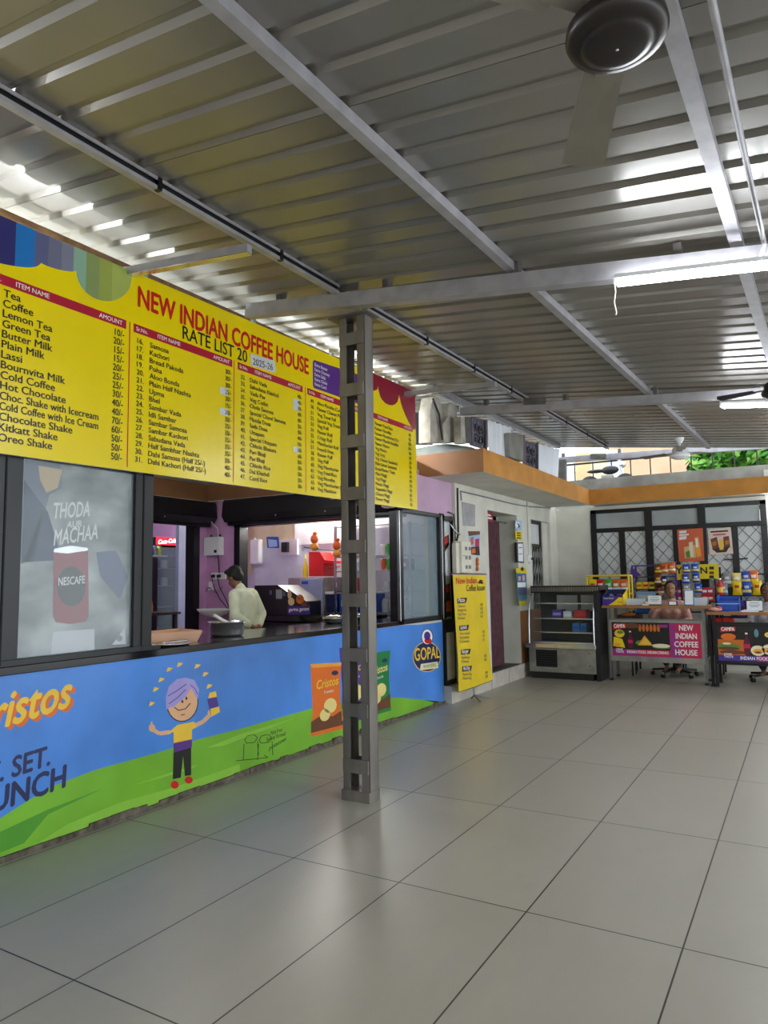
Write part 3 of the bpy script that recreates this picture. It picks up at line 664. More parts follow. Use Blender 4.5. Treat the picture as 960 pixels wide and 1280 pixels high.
fp([(73, 726), (106, 723), (106, 734), (73, 737)], 'darkbrown', 5); FT('NESCAFE', (73, 732), (106, 729), 0.043, 'white', 6, bold=0.02)
fp([(140, 806), (156, 784), (158, 805)], 'stickergrey', 3); fp([(149+4*math.cos(t), 798+4*math.sin(t)) for t in [2*math.pi*k/12 for k in range(12)]], 'grey', 4)
fp([(66, 790), (118, 786), (118, 812), (64, 818)], 'stickergrey', 1)
part('advert_film', mb, rt, 'coffee can advert film with blurred reflections painted in')

rt = tag(bpy.data.objects.new('window_2', None), kind='structure'); COL.objects.link(rt); ORG[rt] = V((0, 0, 0))
f = MB()
f.box(-0.07, 0.02, 4.56, 4.69, 0.96, 2.12, 'black_frame'); f.box(-0.05, 0.026, 4.605, 4.618, 0.97, 2.1, 'steel'); f.box(-0.07, 0.02, 5.56, 5.68, 0.94, 2.14, 'black_frame'); f.box(-0.05, 0.026, 5.6, 5.612, 0.94, 2.12, 'steel')
f.box(-0.07, 0.02, 4.56, 5.68, 2.09, 2.13, 'black_frame'); f.box(-0.07, 0.02, 4.56, 5.68, 0.94, 0.985, 'black_frame')
f.box(-0.07, 0.0, 5.68, 5.7, 0.15, 2.12, 'black_frame'); f.box(-0.07, 0.02, 5.92, 5.975, 0.15, 2.12, 'black_frame'); f.box(-0.07, 0.02, 5.64, 5.975, 2.06, 2.12, 'black_frame'); f.box(-0.07, 0.02, 5.64, 5.975, 0.78, 0.93, 'black_frame'); f.box(-0.07, 0.02, 5.66, 5.975, 0.13, 0.24, 'black_frame'); f.box(-0.07, 0.02, 5.64, 5.67, 0.0, 0.9, 'black_frame')
f.box(-0.1, 0.0, 4.5, 5.9, 2.12, 2.135, 'plaster')
f.box(-0.03, 0.0, 5.69, 5.93, 0.24, 0.79, 'offwhite')
part('window_frame', f, rt, bevel=0.003)
part('pane', MB().box(-0.03, -0.024, 4.69, 5.56, 0.98, 2.09, 'hazy_glass'), rt)
part('pane', MB().box(-0.03, -0.025, 5.7, 5.92, 0.93, 2.06, 'pane_pale'), rt)
k = MB(); q = [(555, 672), (561, 668), (562, 695), (556, 708)]
k.ngon([hx(a, b, -0.02) for a, b in q], 'darkbrown'); k.ngon([hx(a, b, -0.019) for a, b in [(555, 675), (559, 670), (560, 678), (556, 682)]], 'red'); k.ngon([hx(a, b, -0.02) for a, b in [(556, 690), (562, 680), (563, 720), (557, 720)]], 'paper')
k.ngon([hx(a, b, -0.02) for a, b in [(557, 731), (562, 729), (564, 770), (558, 772)]], 'darkbrown'); k.ngon([hx(a, b, -0.019) for a, b in [(557, 733), (561, 731), (561, 740), (557, 741)]], 'red'); k.ngon([hx(a, b, -0.019) for a, b in [(558, 752), (564, 750), (564, 764), (558, 765)]], 'posterorange')
part('advert_film', k, rt, 'narrow drink advert strip on the side pane')

# ------------------------------------------------------------------ rolling shutter boxes over the bay openings
def shutter(p0, p1, out, label):
    p0, p1, out = V(p0), V(p1), V(out); d = p1-p0
    prof = [(0, 0.0), (0.17, 0.0), (0.19, -0.03), (0.21, -0.2), (0.16, -0.27), (0.0, -0.27)]
    r = root('rolling_shutter', (p0+p1)/2, label, 'shutter', 'rolling shutter boxes in the bay')
    m = MB(); m.prism([p0+out*a+Z*b for a, b in prof], d, 'case_black'); part('shutter_box', m, r)
    m = MB(); m.bar(p0+out*0.08+Z*-0.29, p1+out*0.08+Z*-0.29, 0.05, 0.04, 'black_frame'); part('bottom_rail', m, r)
    for t in (0.35, 0.65): c = p0+d*t+out*0.19+Z*-0.23; part('bolt', MB().ell(c, (0.012, 0.012, 0.012), 'steel', 8, 6), r)
shutter((BX, 2.5, 2.39), (BX, 4.86, 2.39), (1, 0, 0), 'black rolling shutter box over the doorway to the drinks store')
shutter((-2.5, BY, 2.39), (-0.15, BY, 2.39), (0, -1, 0), 'black rolling shutter box over the kitchen hatch')
rt = tag(bpy.data.objects.new('door_1', None), kind='structure'); COL.objects.link(rt); ORG[rt] = V((0, 0, 0))
f = MB(); f.box(BX-0.12, BX+0.02, 4.66, 4.76, 0, 2.16, 'black_frame'); f.box(BX-0.12, BX+0.02, 3.76, 4.76, 2.1, 2.16, 'black_frame'); f.box(BX-0.12, BX+0.02, 3.72, 3.8, 0, 2.16, 'black_frame'); part('door_frame', f, rt)
rt = tag(bpy.data.objects.new('window_3', None), kind='structure'); COL.objects.link(rt); ORG[rt] = V((0, 0, 0))
f = MB(); f.box(-2.47, -2.38, BY-0.02, BY+0.13, 0.9, 2.12, 'black_frame'); f.box(-2.47, -0.12, BY-0.02, BY+0.13, 2.07, 2.12, 'black_frame'); part('window_frame', f, rt)

# ------------------------------------------------------------------ people
def remeshed(name, caps, ells, mat, parent, voxel, base, rot, smooth=6):
    """one continuous surface from tapered limbs and rounded masses (local coordinates, facing +Y)"""
    m = MB()
    for p0, p1, r0, r1 in caps:
        p0, p1 = V(p0), V(p1); n = max(2, int((p1-p0).length/0.03)+1)
        m.tube([p0.lerp(p1, i/n) for i in range(n+1)], r0, mat, 12, r1); m.ell(p0, (r0,)*3, mat, 12, 8); m.ell(p1, (r1,)*3, mat, 12, 8)
    for e in ells: m.ell(e[0], e[1], mat, 18, 12, e[2] if len(e) > 2 else None)
    me = bpy.data.meshes.new('tmp'); me.from_pydata([V(p) for p in m.v], [], m.f)
    o = bpy.data.objects.new('tmp', me); COL.objects.link(o)
    r = o.modifiers.new('r', 'REMESH'); r.mode = 'VOXEL'; r.voxel_size = voxel; r.use_smooth_shade = True
    s = o.modifiers.new('s', 'SMOOTH'); s.factor = 0.5; s.iterations = smooth
    dg = bpy.context.evaluated_depsgraph_get(); me2 = bpy.data.meshes.new_from_object(o.evaluated_get(dg))
    bpy.data.objects.remove(o); bpy.data.meshes.remove(me)
    me2.materials.clear(); me2.materials.append(MATS[mat]); me2.transform(rot)
    for p in me2.polygons: p.use_smooth = True; p.material_index = 0
    me2.name = name
    ob = bpy.data.objects.new(name, me2); COL.objects.link(ob); ob.parent = parent; ORG[ob] = ORG[parent]
    return ob
def hand(w, d, n, side, curl=0.5):
    """palm, four unequal bent fingers and a thumb from the side of the palm; w wrist, d finger direction, n palm normal"""
    w, d, n = V(w), V(d).normalized(), V(n); n = (n-d*n.dot(d)).normalized(); a = d.cross(n)*side; caps = []
    pc = w+d*0.09
    for k, (off, ln) in enumerate(((0.028, 0.066), (0.0095, 0.074), (-0.0095, 0.07), (-0.027, 0.055))):
        k0 = pc+a*off; caps.append((w+a*off*0.6+d*0.015, k0, 0.013, 0.0105))
        d1 = (d*math.cos(curl)+n*math.sin(curl)); d2 = (d*math.cos(curl*2.1)+n*math.sin(curl*2.1))
        k1 = k0+d1*ln*0.5; k2 = k1+d2*ln*0.5; caps += [(k0, k1, 0.0095, 0.0085), (k1, k2, 0.0085, 0.007)]
    t0 = w+a*0.02+d*0.025; t1 = t0+(a*0.75+d*0.65+n*0.25).normalized()*0.042; t2 = t1+(a*0.2+d*0.9+n*0.4).normalized()*0.03
    caps += [(t0, t1, 0.0125, 0.0105), (t1, t2, 0.0105, 0.008)]
    return caps
def head(c, tilt=0.0, turn=0.0):
    R = Matrix.Rotation(turn, 3, 'Z') @ Matrix.Rotation(tilt, 3, 'X'); c = V(c)
    q = lambda x, y, z: c+R @ V((x, y, z))
    e = [(q(0, -0.005, 0.03), (0.074, 0.092, 0.085), R), (q(0, 0.022, -0.035), (0.058, 0.066, 0.075), R), (q(0, 0.05, -0.082), (0.03, 0.028, 0.025), R), (q(0, 0.094, -0.022), (0.014, 0.017, 0.013), R), (q(0, 0.086, 0.0), (0.009, 0.013, 0.026), R),
         (q(0.076, -0.005, -0.01), (0.008, 0.02, 0.032), R), (q(-0.076, -0.005, -0.01), (0.008, 0.02, 0.032), R), (q(0, 0.075, -0.055), (0.024, 0.012, 0.01), R), (q(0, 0.072, 0.022), (0.05, 0.014, 0.01), R)]
    return e, q, R
def face(parent, q, R, rot, base, glasses=False, brow=True):
    g = ORG[parent]
    def put(name, mk):
        m = MB(); mk(m); m.v = [tuple(g+rot @ V(p)) for p in m.v]; return part(name, m, parent)
    for s_ in (-1, 1):
        put('eye', lambda m: m.ell(q(s_*0.031, 0.075, 0.004), (0.0125, 0.006, 0.008), 'eye_white', 12, 8, R).ell(q(s_*0.031, 0.0805, 0.004), (0.006, 0.003, 0.006), 'hair', 10, 6, R))
        put('eyebrow', lambda m: m.tube([q(s_*0.014, 0.088, 0.024), q(s_*0.034, 0.083, 0.029), q(s_*0.05, 0.069, 0.022)], 0.0035, 'hair', 6))
    put('lips', lambda m: m.ell(q(0, 0.086, -0.055), (0.021, 0.006, 0.006), 'lip', 12, 6, R))
    if glasses:
        def gl(m):
            for s in (-1, 1):
                m.tube([q(s*0.033+0.024*math.cos(t), 0.096, 0.004+0.017*math.sin(t)) for t in [2*math.pi*k/14 for k in range(15)]], 0.0022, 'black_plastic', 6)
                m.tube([q(s*0.057, 0.096, 0.008), q(s*0.082, 0.0, 0.005)], 0.002, 'black_plastic', 6)
            m.tube([q(-0.01, 0.097, 0.006), q(0.01, 0.097, 0.006)], 0.002, 'black_plastic', 6)
        put('glasses', gl)

# standing man behind the counter, back to the camera, hands clasped behind him
def standing_man():
    base = V((-1.80, 4.30, 0)); r = root('person', base, 'man in a pale cream kurta standing behind the counter, head bowed, hands behind his back', 'person')
    rot = Matrix.Rotation(math.radians(94), 4, 'Z')
    sh = 1.27
    he, q, R = head((0, 0.12, 1.44), -0.5)
    wr, wl_ = V((0.055, -0.165, 0.885)), V((-0.045, -0.17, 0.90))
    caps = [((0, 0.01, 1.27), (0, 0.085, 1.37), 0.052, 0.05),
            ((0.1, 0, 0.8), (0.095, 0.01, 0.45), 0.075, 0.052), ((0.095, 0.01, 0.45), (0.095, -0.02, 0.08), 0.05, 0.034), ((-0.1, 0, 0.8), (-0.095, 0.01, 0.45), 0.075, 0.052), ((-0.095, 0.01, 0.45), (-0.095, -0.02, 0.08), 0.05, 0.034),
            ((0.095, -0.03, 0.035), (0.1, 0.15, 0.025), 0.035, 0.025), ((-0.095, -0.03, 0.035), (-0.1, 0.15, 0.025), 0.035, 0.025),
            ((0.17, -0.005, sh-0.02), (0.235, -0.07, 1.02), 0.045, 0.036), ((0.235, -0.07, 1.02), wr, 0.036, 0.025),
            ((-0.17, -0.005, sh-0.02), (-0.235, -0.07, 1.02), 0.045, 0.036), ((-0.235, -0.07, 1.02), wl_, 0.036, 0.025)]
    caps += hand(wr, (-0.75, -0.1, -0.45), (0, 0.9, -0.2), -1, 0.6) + hand(wl_, (0.75, -0.12, -0.5), (0, 0.9, -0.1), 1, 0.7)
    body = remeshed('body', caps, he+[((0, 0, 1.08), (0.155, 0.095, 0.22)), ((0, 0, 0.86), (0.15, 0.1, 0.12))], 'skin_dark', r, 0.0075, base, rot, 4)
    body.name = 'body'
    remeshed('kurta', [((0.165, -0.005, sh-0.02), (0.24, -0.075, 1.03), 0.062, 0.056), ((0.24, -0.075, 1.03), V((0.235, -0.07, 1.02)).lerp(wr, 0.72), 0.056, 0.046), ((-0.165, -0.005, sh-0.02), (-0.24, -0.075, 1.03), 0.062, 0.056), ((-0.24, -0.075, 1.03), V((-0.235, -0.07, 1.02)).lerp(wl_, 0.72), 0.056, 0.046),
             ((0.13, -0.005, 1.255), (-0.13, -0.005, 1.255), 0.07, 0.07), ((0, 0.02, 1.28), (0, 0.045, 1.325), 0.068, 0.058), ((0.07, 0, 1.2), (0.085, 0, 0.55), 0.1, 0.115), ((-0.07, 0, 1.2), (-0.085, 0, 0.55), 0.1, 0.115), ((0, -0.02, 1.2), (0, -0.01, 0.55), 0.11, 0.125)],
             [((0, 0, 1.12), (0.18, 0.118, 0.2))], 'kurta_cream', r, 0.011, base, rot, 5)
    remeshed('trousers', [((s*0.09, 0, 0.7), (s*0.095, 0.01, 0.42), 0.09, 0.075) for s in (-1, 1)]+[((s*0.095, 0.01, 0.42), (s*0.095, -0.02, 0.1), 0.075, 0.06) for s in (-1, 1)], [], 'navy_cloth', r, 0.012, base, rot)
    remeshed('hair', [], [(q(0, -0.022, 0.052), (0.084, 0.092, 0.082), R), (q(0, -0.05, -0.01), (0.072, 0.06, 0.06), R), (q(0, 0.04, 0.1), (0.06, 0.05, 0.03), R), (q(0.066, -0.01, 0.02), (0.018, 0.03, 0.04), R), (q(-0.066, -0.01, 0.02), (0.018, 0.03, 0.04), R)], 'hair', r, 0.008, base, rot, 2)
    face(r, q, R, rot, base)
    w = MB(); c = wr+V((-0.004, 0, -0.006)); w.lathe(c, [(0.031, -0.004), (0.034, 0), (0.031, 0.004)], 'red', 16, (-0.75, -0.4, -0.5)); w.v = [tuple(base+rot @ V(p)) for p in w.v]; part('wrist_thread', w, r)
standing_man()

def seated_woman(base, heading, label, cloth, skin, raised, glasses, seat=0.5):
    base = V(base); r = root('person', base, label, 'person'); rot = Matrix.Rotation(heading, 4, 'Z')
    H = seat+0.69; he, q, R = head((0, 0.02, H), 0.02, 0.15)
    sh = seat+0.5
    wR = V((0.19, 0.14, sh+0.02)) if raised else V((0.16, 0.33, seat+0.31)); eR = V((0.235, 0.12, seat+0.24)); wL = V((-0.14, 0.33, seat+0.28)); eL = V((-0.24, 0.1, seat+0.25))
    if raised: wR = V((0.15, 0.17, sh+0.03)); eR = V((0.25, 0.13, seat+0.33))
    body = [((0, 0, sh), (0, 0.01, H-0.07), 0.05, 0.045), ((0.165, 0, sh-0.03), eR, 0.042, 0.034), (eR, wR, 0.034, 0.024), ((-0.165, 0, sh-0.03), eL, 0.042, 0.034), (eL, wL, 0.034, 0.024)]
    for s in (-1, 1):
        body += [((s*0.09, 0, seat+0.06), (s*0.11, 0.38, seat+0.03), 0.085, 0.058), ((s*0.11, 0.38, seat+0.03), (s*0.08, 0.14, 0.16), 0.052, 0.035), ((s*0.08, 0.1, 0.11), (s*0.08, 0.26, 0.1), 0.03, 0.022)]
    body += hand(wR, (-0.35, -0.1, 0.9) if raised else (-0.4, 0.9, 0), (-0.6, -0.8, 0) if raised else (0, 0, -1), 1, 0.5) + hand(wL, (0.4, 0.9, 0), (0, 0, -1), -1, 0.4)
    remeshed('body', body, he+[((0, 0, seat+0.28), (0.15, 0.1, 0.25)), ((0, -0.01, seat+0.07), (0.17, 0.13, 0.11))], skin, r, 0.0075, base, rot, 4)
    remeshed('kurta', [((0.16, 0, sh-0.035), eR, 0.06, 0.054), (eR, eR.lerp(wR, 0.35), 0.054, 0.048), ((-0.16, 0, sh-0.035), eL, 0.06, 0.054), (eL, eL.lerp(wL, 0.35), 0.054, 0.048), ((0.12, 0, sh-0.015), (-0.12, 0, sh-0.015), 0.062, 0.062),
             ((0, 0, sh), (0, 0.005, sh+0.04), 0.064, 0.056)]+[((s*0.09, 0, seat+0.06), (s*0.11, 0.36, seat+0.03), 0.105, 0.082) for s in (-1, 1)],
             [((0, 0.005, seat+0.3), (0.172, 0.125, 0.25)), ((0.06, 0.08, seat+0.36), (0.075, 0.065, 0.075)), ((-0.06, 0.08, seat+0.36), (0.075, 0.065, 0.075)), ((0, -0.01, seat+0.08), (0.19, 0.15, 0.12))], cloth, r, 0.011, base, rot, 5)
    remeshed('trousers', [((s*0.11, 0.38, seat+0.02), (s*0.08, 0.16, 0.2), 0.066, 0.05) for s in (-1, 1)], [], 'navy_cloth', r, 0.01, base, rot)
    remeshed('hair', [], [(q(0, -0.025, 0.048), (0.086, 0.094, 0.084), R), (q(0, -0.06, -0.03), (0.07, 0.05, 0.08), R), (q(0.062, -0.005, 0.035), (0.024, 0.05, 0.055), R), (q(-0.062, -0.005, 0.035), (0.024, 0.05, 0.055), R), (q(0, -0.1, -0.07), (0.045, 0.04, 0.045), R)], 'hair', r, 0.008, base, rot, 2)
    face(r, q, R, rot, base, glasses)
seated_woman((1.93, 9.0, 0), math.radians(176), 'woman in peach pink seated behind the first sales table, hand raised to her neck', 'pink_cloth', 'skin', True, False)
seated_woman((3.13, 8.98, 0), math.radians(170), 'woman with glasses in patterned grey seated behind the second sales table', 'grey_cloth', 'skin_dark', False, True, 0.46)

# ------------------------------------------------------------------ things on the service counter
WT = 0.975
p = V((-0.34, 2.48, WT)); r = root('cooking_pot', p, 'round steel cooking pot with a handled ladle, on the black stone counter', 'pot')
part('pot_body', MB().lathe(p, [(0.11, 0), (0.125, 0.006), (0.13, 0.02), (0.133, 0.1), (0.14, 0.105), (0.147, 0.108), (0.147, 0.112), (0.128, 0.112), (0.124, 0.02), (0, 0.015)], 'steel', 36), r)
part('contents', MB().lathe(p+V((0, 0, 0.085)), [(0, 0.004), (0.126, 0.0)], 'offwhite', 24), r)
part('ladle', MB().tube([p+V((0.06, 0.05, 0.06)), p+V((0.0, -0.04, 0.12)), p+V((-0.04, -0.1, 0.165))], 0.012, 'white_plastic', 10).ell(p+V((0.07, 0.06, 0.075)), (0.04, 0.04, 0.02), 'steel'), r)
m = MB(); a, b, c2, d2 = (-0.5, 1.5), (-0.06, 1.58), (-0.06, 2.14), (-0.5, 2.12)
def open_tray(m, pts, z0, h, flare, t, mt):
    cx = sum(p[0] for p in pts)/4; cy = sum(p[1] for p in pts)/4
    inn = [(cx+(x-cx)*0.92, cy+(y-cy)*0.92) for x, y in pts]; out = [(cx+(x-cx)*(1+flare), cy+(y-cy)*(1+flare)) for x, y in pts]
    lo = [V((x, y, z0)) for x, y in inn]; hi = [V((x, y, z0+h)) for x, y in out]; hin = [V((cx+(x-cx)*(1-t), cy+(y-cy)*(1-t), z0+h)) for x, y in out]; lin_ = [V((cx+(x-cx)*(1-t), cy+(y-cy)*(1-t), z0+0.006)) for x, y in inn]
    m.add(lo, [(3, 2, 1, 0)], mt)
    for i in range(4):
        j = (i+1) % 4; m.add([lo[i], lo[j], hi[j], hi[i]], [(0, 1, 2, 3)], mt); m.add([hi[i], hi[j], hin[j], hin[i]], [(0, 1, 2, 3)], mt); m.add([hin[i], hin[j], lin_[j], lin_[i]], [(0, 1, 2, 3)], mt)
    m.add(lin_, [(0, 1, 2, 3)], mt)
open_tray(m, [(-0.52, 1.66), (-0.3, 1.6), (-0.18, 2.04), (-0.5, 2.14)], WT, 0.075, 0.06, 0.03, 'carton')
tag(m.build('carton_tray'), 'shallow peach cardboard tray on the counter left of the cooking pot', 'tray')
p = V((-0.14, 1.7, WT)); r = root('steel_plate', p, 'flat steel plate on the counter beside the big advert window', 'plate')
part('plate', MB().lathe(p, [(0.13, 0), (0.16, 0.012), (0.175, 0.016), (0.17, 0.019), (0.12, 0.007), (0, 0.005)], 'steel', 32), r)
part('spoon', MB().tube([p+V((-0.02, 0.02, 0.016)), p+V((0.02, 0.15, 0.022))], 0.006, 'steel', 8).ell(p+V((-0.025, 0.0, 0.016)), (0.022, 0.03, 0.007), 'steel', 12, 8), r)
def dish(c, s, label):
    r = root('serving_dish', c, label, 'dish', 'steel serving dishes'); c = V(c)
    part('bowl', MB().lathe(c, [(0.07*s, 0), (0.1*s, 0.008), (0.125*s, 0.045), (0.135*s, 0.05), (0.13*s, 0.053), (0.1*s, 0.014), (0, 0.01)], 'steel', 28), r)
    part('lid', MB().lathe(c+V((0, 0, 0.05)), [(0.128*s, 0), (0.12*s, 0.012), (0.05*s, 0.03), (0, 0.032)], 'steel', 28), r); part('knob', MB().ell(c+V((0, 0, 0.088)), (0.014, 0.014, 0.011), 'black_plastic', 12, 8), r)
dish((-0.42, 4.06, WT), 0.85, 'small steel serving dish at the front of the counter near the column')
dish((-0.42, 4.42, WT), 1.1, 'larger steel serving dish right behind the column')
m = MB(); m.box(-2.38, -0.66, 4.93, 5.5, 0.93, 0.985, 'granite'); m.box(-2.36, -0.7, 4.95, 5.45, 0.0, 0.93, 'black_plastic')
r = root('kitchen_counter', (-1.5, 5.2, 0), 'black stone counter inside the kitchen hatch', 'counter')
part('worktop', MB().box(-2.38, -0.66, 4.88, 5.5, 0.93, 0.985, 'granite'), r); part('counter_base', MB().box(-2.36, -0.7, 5.06, 5.45, 0.0, 0.93, 'black_plastic'), r)
# slanted warmer
r = root('food_warmer', (-1.9, 5.2, 0.985), 'black slant-fronted food warmer with a purple snack picture, on the hatch counter', 'warmer')
m = MB(); pr_ = [(-2.26, 0.985), (-1.55, 0.985), (-1.55, 1.15), (-1.9, 1.345), (-2.26, 1.345)]
m.prism([(x, 5.02, z) for x, z in pr_], (0, 0.4, 0), 'case_black'); part('cabinet', m, r, bevel=0.006)
m = MB()
def wp(pts, mt, lv): m.ngon([hy(a, b, 5.02-0.0008*lv) for a, b in pts], mt)
wp([(359.5, 736), (387.5, 755), (387.5, 767), (359.5, 767)], 'darkbrown', 1); wp([(359.5, 757), (372, 758), (387.5, 757), (387.5, 768), (359.5, 768)], 'bagpurple', 2)
for cx, cy, rx, ry, c in ((364, 752, 4, 5, 'tan'), (375, 749, 5, 6, 'foodorange'), (362, 743, 2.5, 6, 'tan'), (380, 755, 4, 3, 'brownp'), (374, 746, 2, 3, 'tan')): wp([(cx+rx*math.cos(t), cy+ry*math.sin(t)) for t in [2*math.pi*k/14 for k in range(14)]], c, 3)
a, b = hy(361, 764, 5.014), hy(386, 763, 5.014); m.text('garma garam', a, b-a, Z, 0.04, 'white', width=(b-a).length, bold=0.015)
part('picture', m, r); m = MB(); q = hy(345, 737, 5.015); m.box(q.x, q.x+0.09, 5.012, 5.02, q.z-0.11, q.z, 'grey'); part('control_panel', m, r)
q = hy(353, 739, 5.015); part('switch', MB().box(q.x, q.x+0.04, 5.012, 5.02, q.z-0.06, q.z, 'slate1'), r); q = hy(337, 738, 5.015); part('switch', MB().box(q.x, q.x+0.03, 5.012, 5.02, q.z-0.05, q.z, 'slate1'), r)
# fridge
a, b, c, d = hy(360, 722, 5.72), hy(376, 722, 5.72), hy(404, 720, 5.72), hy(404, 768, 5.72); fz = a.z
r = root('steel_fridge', ((a.x+c.x)/2, 6.0, 0), 'low steel refrigerator with a white door in the kitchen', 'fridge')
part('cabinet', MB().box(a.x, c.x+0.02, 5.72, 6.26, 0.02, fz, 'steel_dull'), r, bevel=0.01); part('door', MB().box(b.x, c.x, 5.69, 5.72, 0.1, fz-0.02, 'blue_panel'), r, bevel=0.006)
part('handle', MB().box(b.x+0.02, b.x+0.05, 5.66, 5.69, fz-0.4, fz-0.27, 'black_plastic'), r); part('badge', MB().box(b.x+0.04, b.x+0.14, 5.685, 5.69, fz-0.09, fz-0.05, 'packblue'), r); part('lock', MB().box(c.x-0.1, c.x-0.05, 5.67, 5.69, fz-0.37, fz-0.32, 'grey'), r)
# glass display shelves
_before = set(COL.objects)
r = root('display_shelf', (-0.85, 5.4, 0), 'tall glass display shelf of cups and packets at the kitchen hatch', 'shelf')
part('back_panel', MB().box(-1.28, -0.2, 5.74, 5.76, 0.02, 2.06, 'tile_white'), r)
for x in (-1.28, -0.74, -0.2): part('post', MB().box(x-0.012, x+0.012, 5.3, 5.324, 0, 2.08, 'steel'), r)
for z in (0.98, 1.25, 1.5, 1.68, 2.06): part('glass_shelf', MB().box(-1.28, -0.2, 5.3, 5.74, z-0.006, z+0.006, 'clear_glass').box(-1.28, -0.2, 5.296, 5.3, z-0.008, z+0.008, 'steel'), r)
def cup(c, label, body):
    r = root('paper_cup', c, label, 'cup', 'cup stacks on the glass display shelf'); part('cup_stack', MB().lathe(c, [(0.028, 0), (0.036, 0.09), (0.038, 0.1), (0.038, 0.14), (0.034, 0.14), (0.0, 0.138)], body, 16), r)
    return r
for i, (x, z, c, nm) in enumerate(((-0.62, 1.69, 'white', 'white cup stack with a green foot, upper shelf near the clear pane'), (-0.54, 1.69, 'packgreen', 'green cup stack, upper shelf near the clear pane'), (-0.62, 1.51, 'posterorange', 'orange cup stack on the middle shelf near the clear pane'), (-0.54, 1.51, 'packgreen', 'green cup stack on the middle shelf near the clear pane'), (-0.95, 1.69, 'posterorange', 'orange cup stack behind the column, upper shelf'))): cup(V((x, 5.4, z)), nm, c)
def carton_box(name, x0, x1, y0, y1, z0, z1, body, band, label, cat='box', group=None, word=None):
    m = MB().box(x0, x1, y0, y1, z0, z1, body); m.box(x0+0.1*(x1-x0), x1-0.1*(x1-x0), y0-0.001, y0, z0+0.3*(z1-z0), z0+0.65*(z1-z0), band)
    if word: m.text(word, ((x0+x1)/2, y0-0.002, z0+0.4*(z1-z0)), X, Z, 0.16*(z1-z0), 'white', align='C', width=0.7*(x1-x0), bold=0.02)
    return tag(m.build(name, bevel=0.0), label, cat, group)
carton_box('snack_box', -0.5, -0.3, 5.42, 5.6, 1.508, 1.64, 'magenta', 'white', 'magenta box beside the cups, middle glass shelf', group='boxes on the glass display shelf')
carton_box('snack_box', -1.24, -1.02, 5.4, 5.6, 1.258, 1.42, 'pinkred', 'paper', 'pink and white box on the lower glass shelf left of the column', group='boxes on the glass display shelf')
carton_box('snack_box', -1.26, -1.0, 5.4, 5.6, 1.508, 1.6, 'packlight', 'salad', 'pale green and white box on the middle glass shelf left of the column', group='boxes on the glass display shelf')
carton_box('snack_box', -1.24, -1.0, 5.4, 5.6, 1.69, 1.84, 'packlight', 'magenta', 'pale blue box with a pink band on the top glass shelf left of the column', group='boxes on the glass display shelf')
carton_box('ice_box', -1.26, -0.98, 5.36, 5.62, 0.992, 1.22, 'packblue', 'lightblue', 'blue box at the bottom of the glass shelf left of the column', group='boxes on the glass display shelf')
carton_box('ice_box', -0.9, -0.74, 5.36, 5.62, 0.992, 1.22, 'packblue', 'lightblue', 'blue box seen through the gaps of the lattice column', group='boxes on the glass display shelf')
for i in range(5): tag(MB().lathe((-0.6+0.07*i, 5.42, 1.258), [(0.022, 0), (0.03, 0.11), (0.027, 0.11), (0.02, 0.006), (0, 0.005)], 'clear_plastic', 14).build('plastic_tumbler'), 'clear plastic tumbler on the lower glass shelf behind the column', 'tumbler', 'clear tumblers on the lower glass shelf')
for i in range(4): tag(MB().lathe((-0.62+0.1*i, 5.42, 0.988), [(0.04, 0), (0.045, 0.02), (0.045, 0.14), (0.03, 0.16), (0.03, 0.18), (0, 0.18)], 'clear_plastic', 14).build('storage_jar'), 'clear plastic jar at the bottom of the glass shelf', 'jar', 'clear jars at the bottom of the glass shelf')
tag(MB().box(-1.4, -1.3, 5.3, 5.5, 0.99, 1.22, 'navy').box(-1.43, -1.3, 5.29, 5.5, 1.22, 1.25, 'white_plastic').build('water_dispenser'), 'dark blue and white dispenser left of the glass display shelf', 'dispenser')
for o in [o for o in COL.objects if o not in _before and o.parent is None]: o.location = (o.location.x-0.27, o.location.y+0.43, o.location.z)
# red snack rack with hanging toys
rk = lambda px, py: hy(px, py, 5.9)
r = root('snack_rack', rk(400, 721), 'red snack rack standing on the white fridge', 'rack')
part('rack_frame', MB().prism([rk(386, 720.5), rk(386, 690), rk(400, 690), rk(406, 700), rk(416, 701), rk(416, 704), rk(404, 704), rk(404, 720.5)], (0, 0.25, 0), 'red'), r)
part('rack_shelf', MB().box(rk(404, 700).x, rk(420, 700).x, 5.9, 6.2, rk(404, 709).z, rk(404, 708).z, 'red'), r)
c = rk(384, 720.5); tag(MB().lathe((c.x, 5.86, fz), [(0.035, 0), (0.035, 0.12), (0.015, 0.18), (0.008, 0.3), (0, 0.3)], 'yellow', 16).build('sauce_bottle'), 'yellow sauce bottle beside the red snack rack', 'bottle')
for (px, py, lb) in ((393, 674, 'vivid orange hanging ornament above the red snack rack'), (421, 682, 'pale orange hanging ornament close to the lattice column')):
    c = hy(px, py, 5.55); r = root('hanging_ornament', c-V((0, 0, 0.15)), lb, 'ornament', 'orange ornaments strung across the kitchen')
    part('ornament_body', MB().ell(c, (0.05, 0.05, 0.06), 'packorange', 14, 10).ell(c-V((0, 0, 0.1)), (0.055, 0.055, 0.05), 'orange2', 14, 10).ell(c+V((0.01, 0, 0.07)), (0.03, 0.03, 0.025), 'orange', 12, 8), r); part('string', MB().tube([c, V((c.x, c.y, 2.62))], 0.003, 'cable', 6), r)
a, b = hy(380, 684, 5.55), hy(432, 689, 5.55); tag(MB().tube([a, (a+b)/2-V((0, 0, 0.01)), b], 0.006, 'cable').build('hanging_wire'), 'thin dark wire strung across the kitchen below the bright light', 'wire')
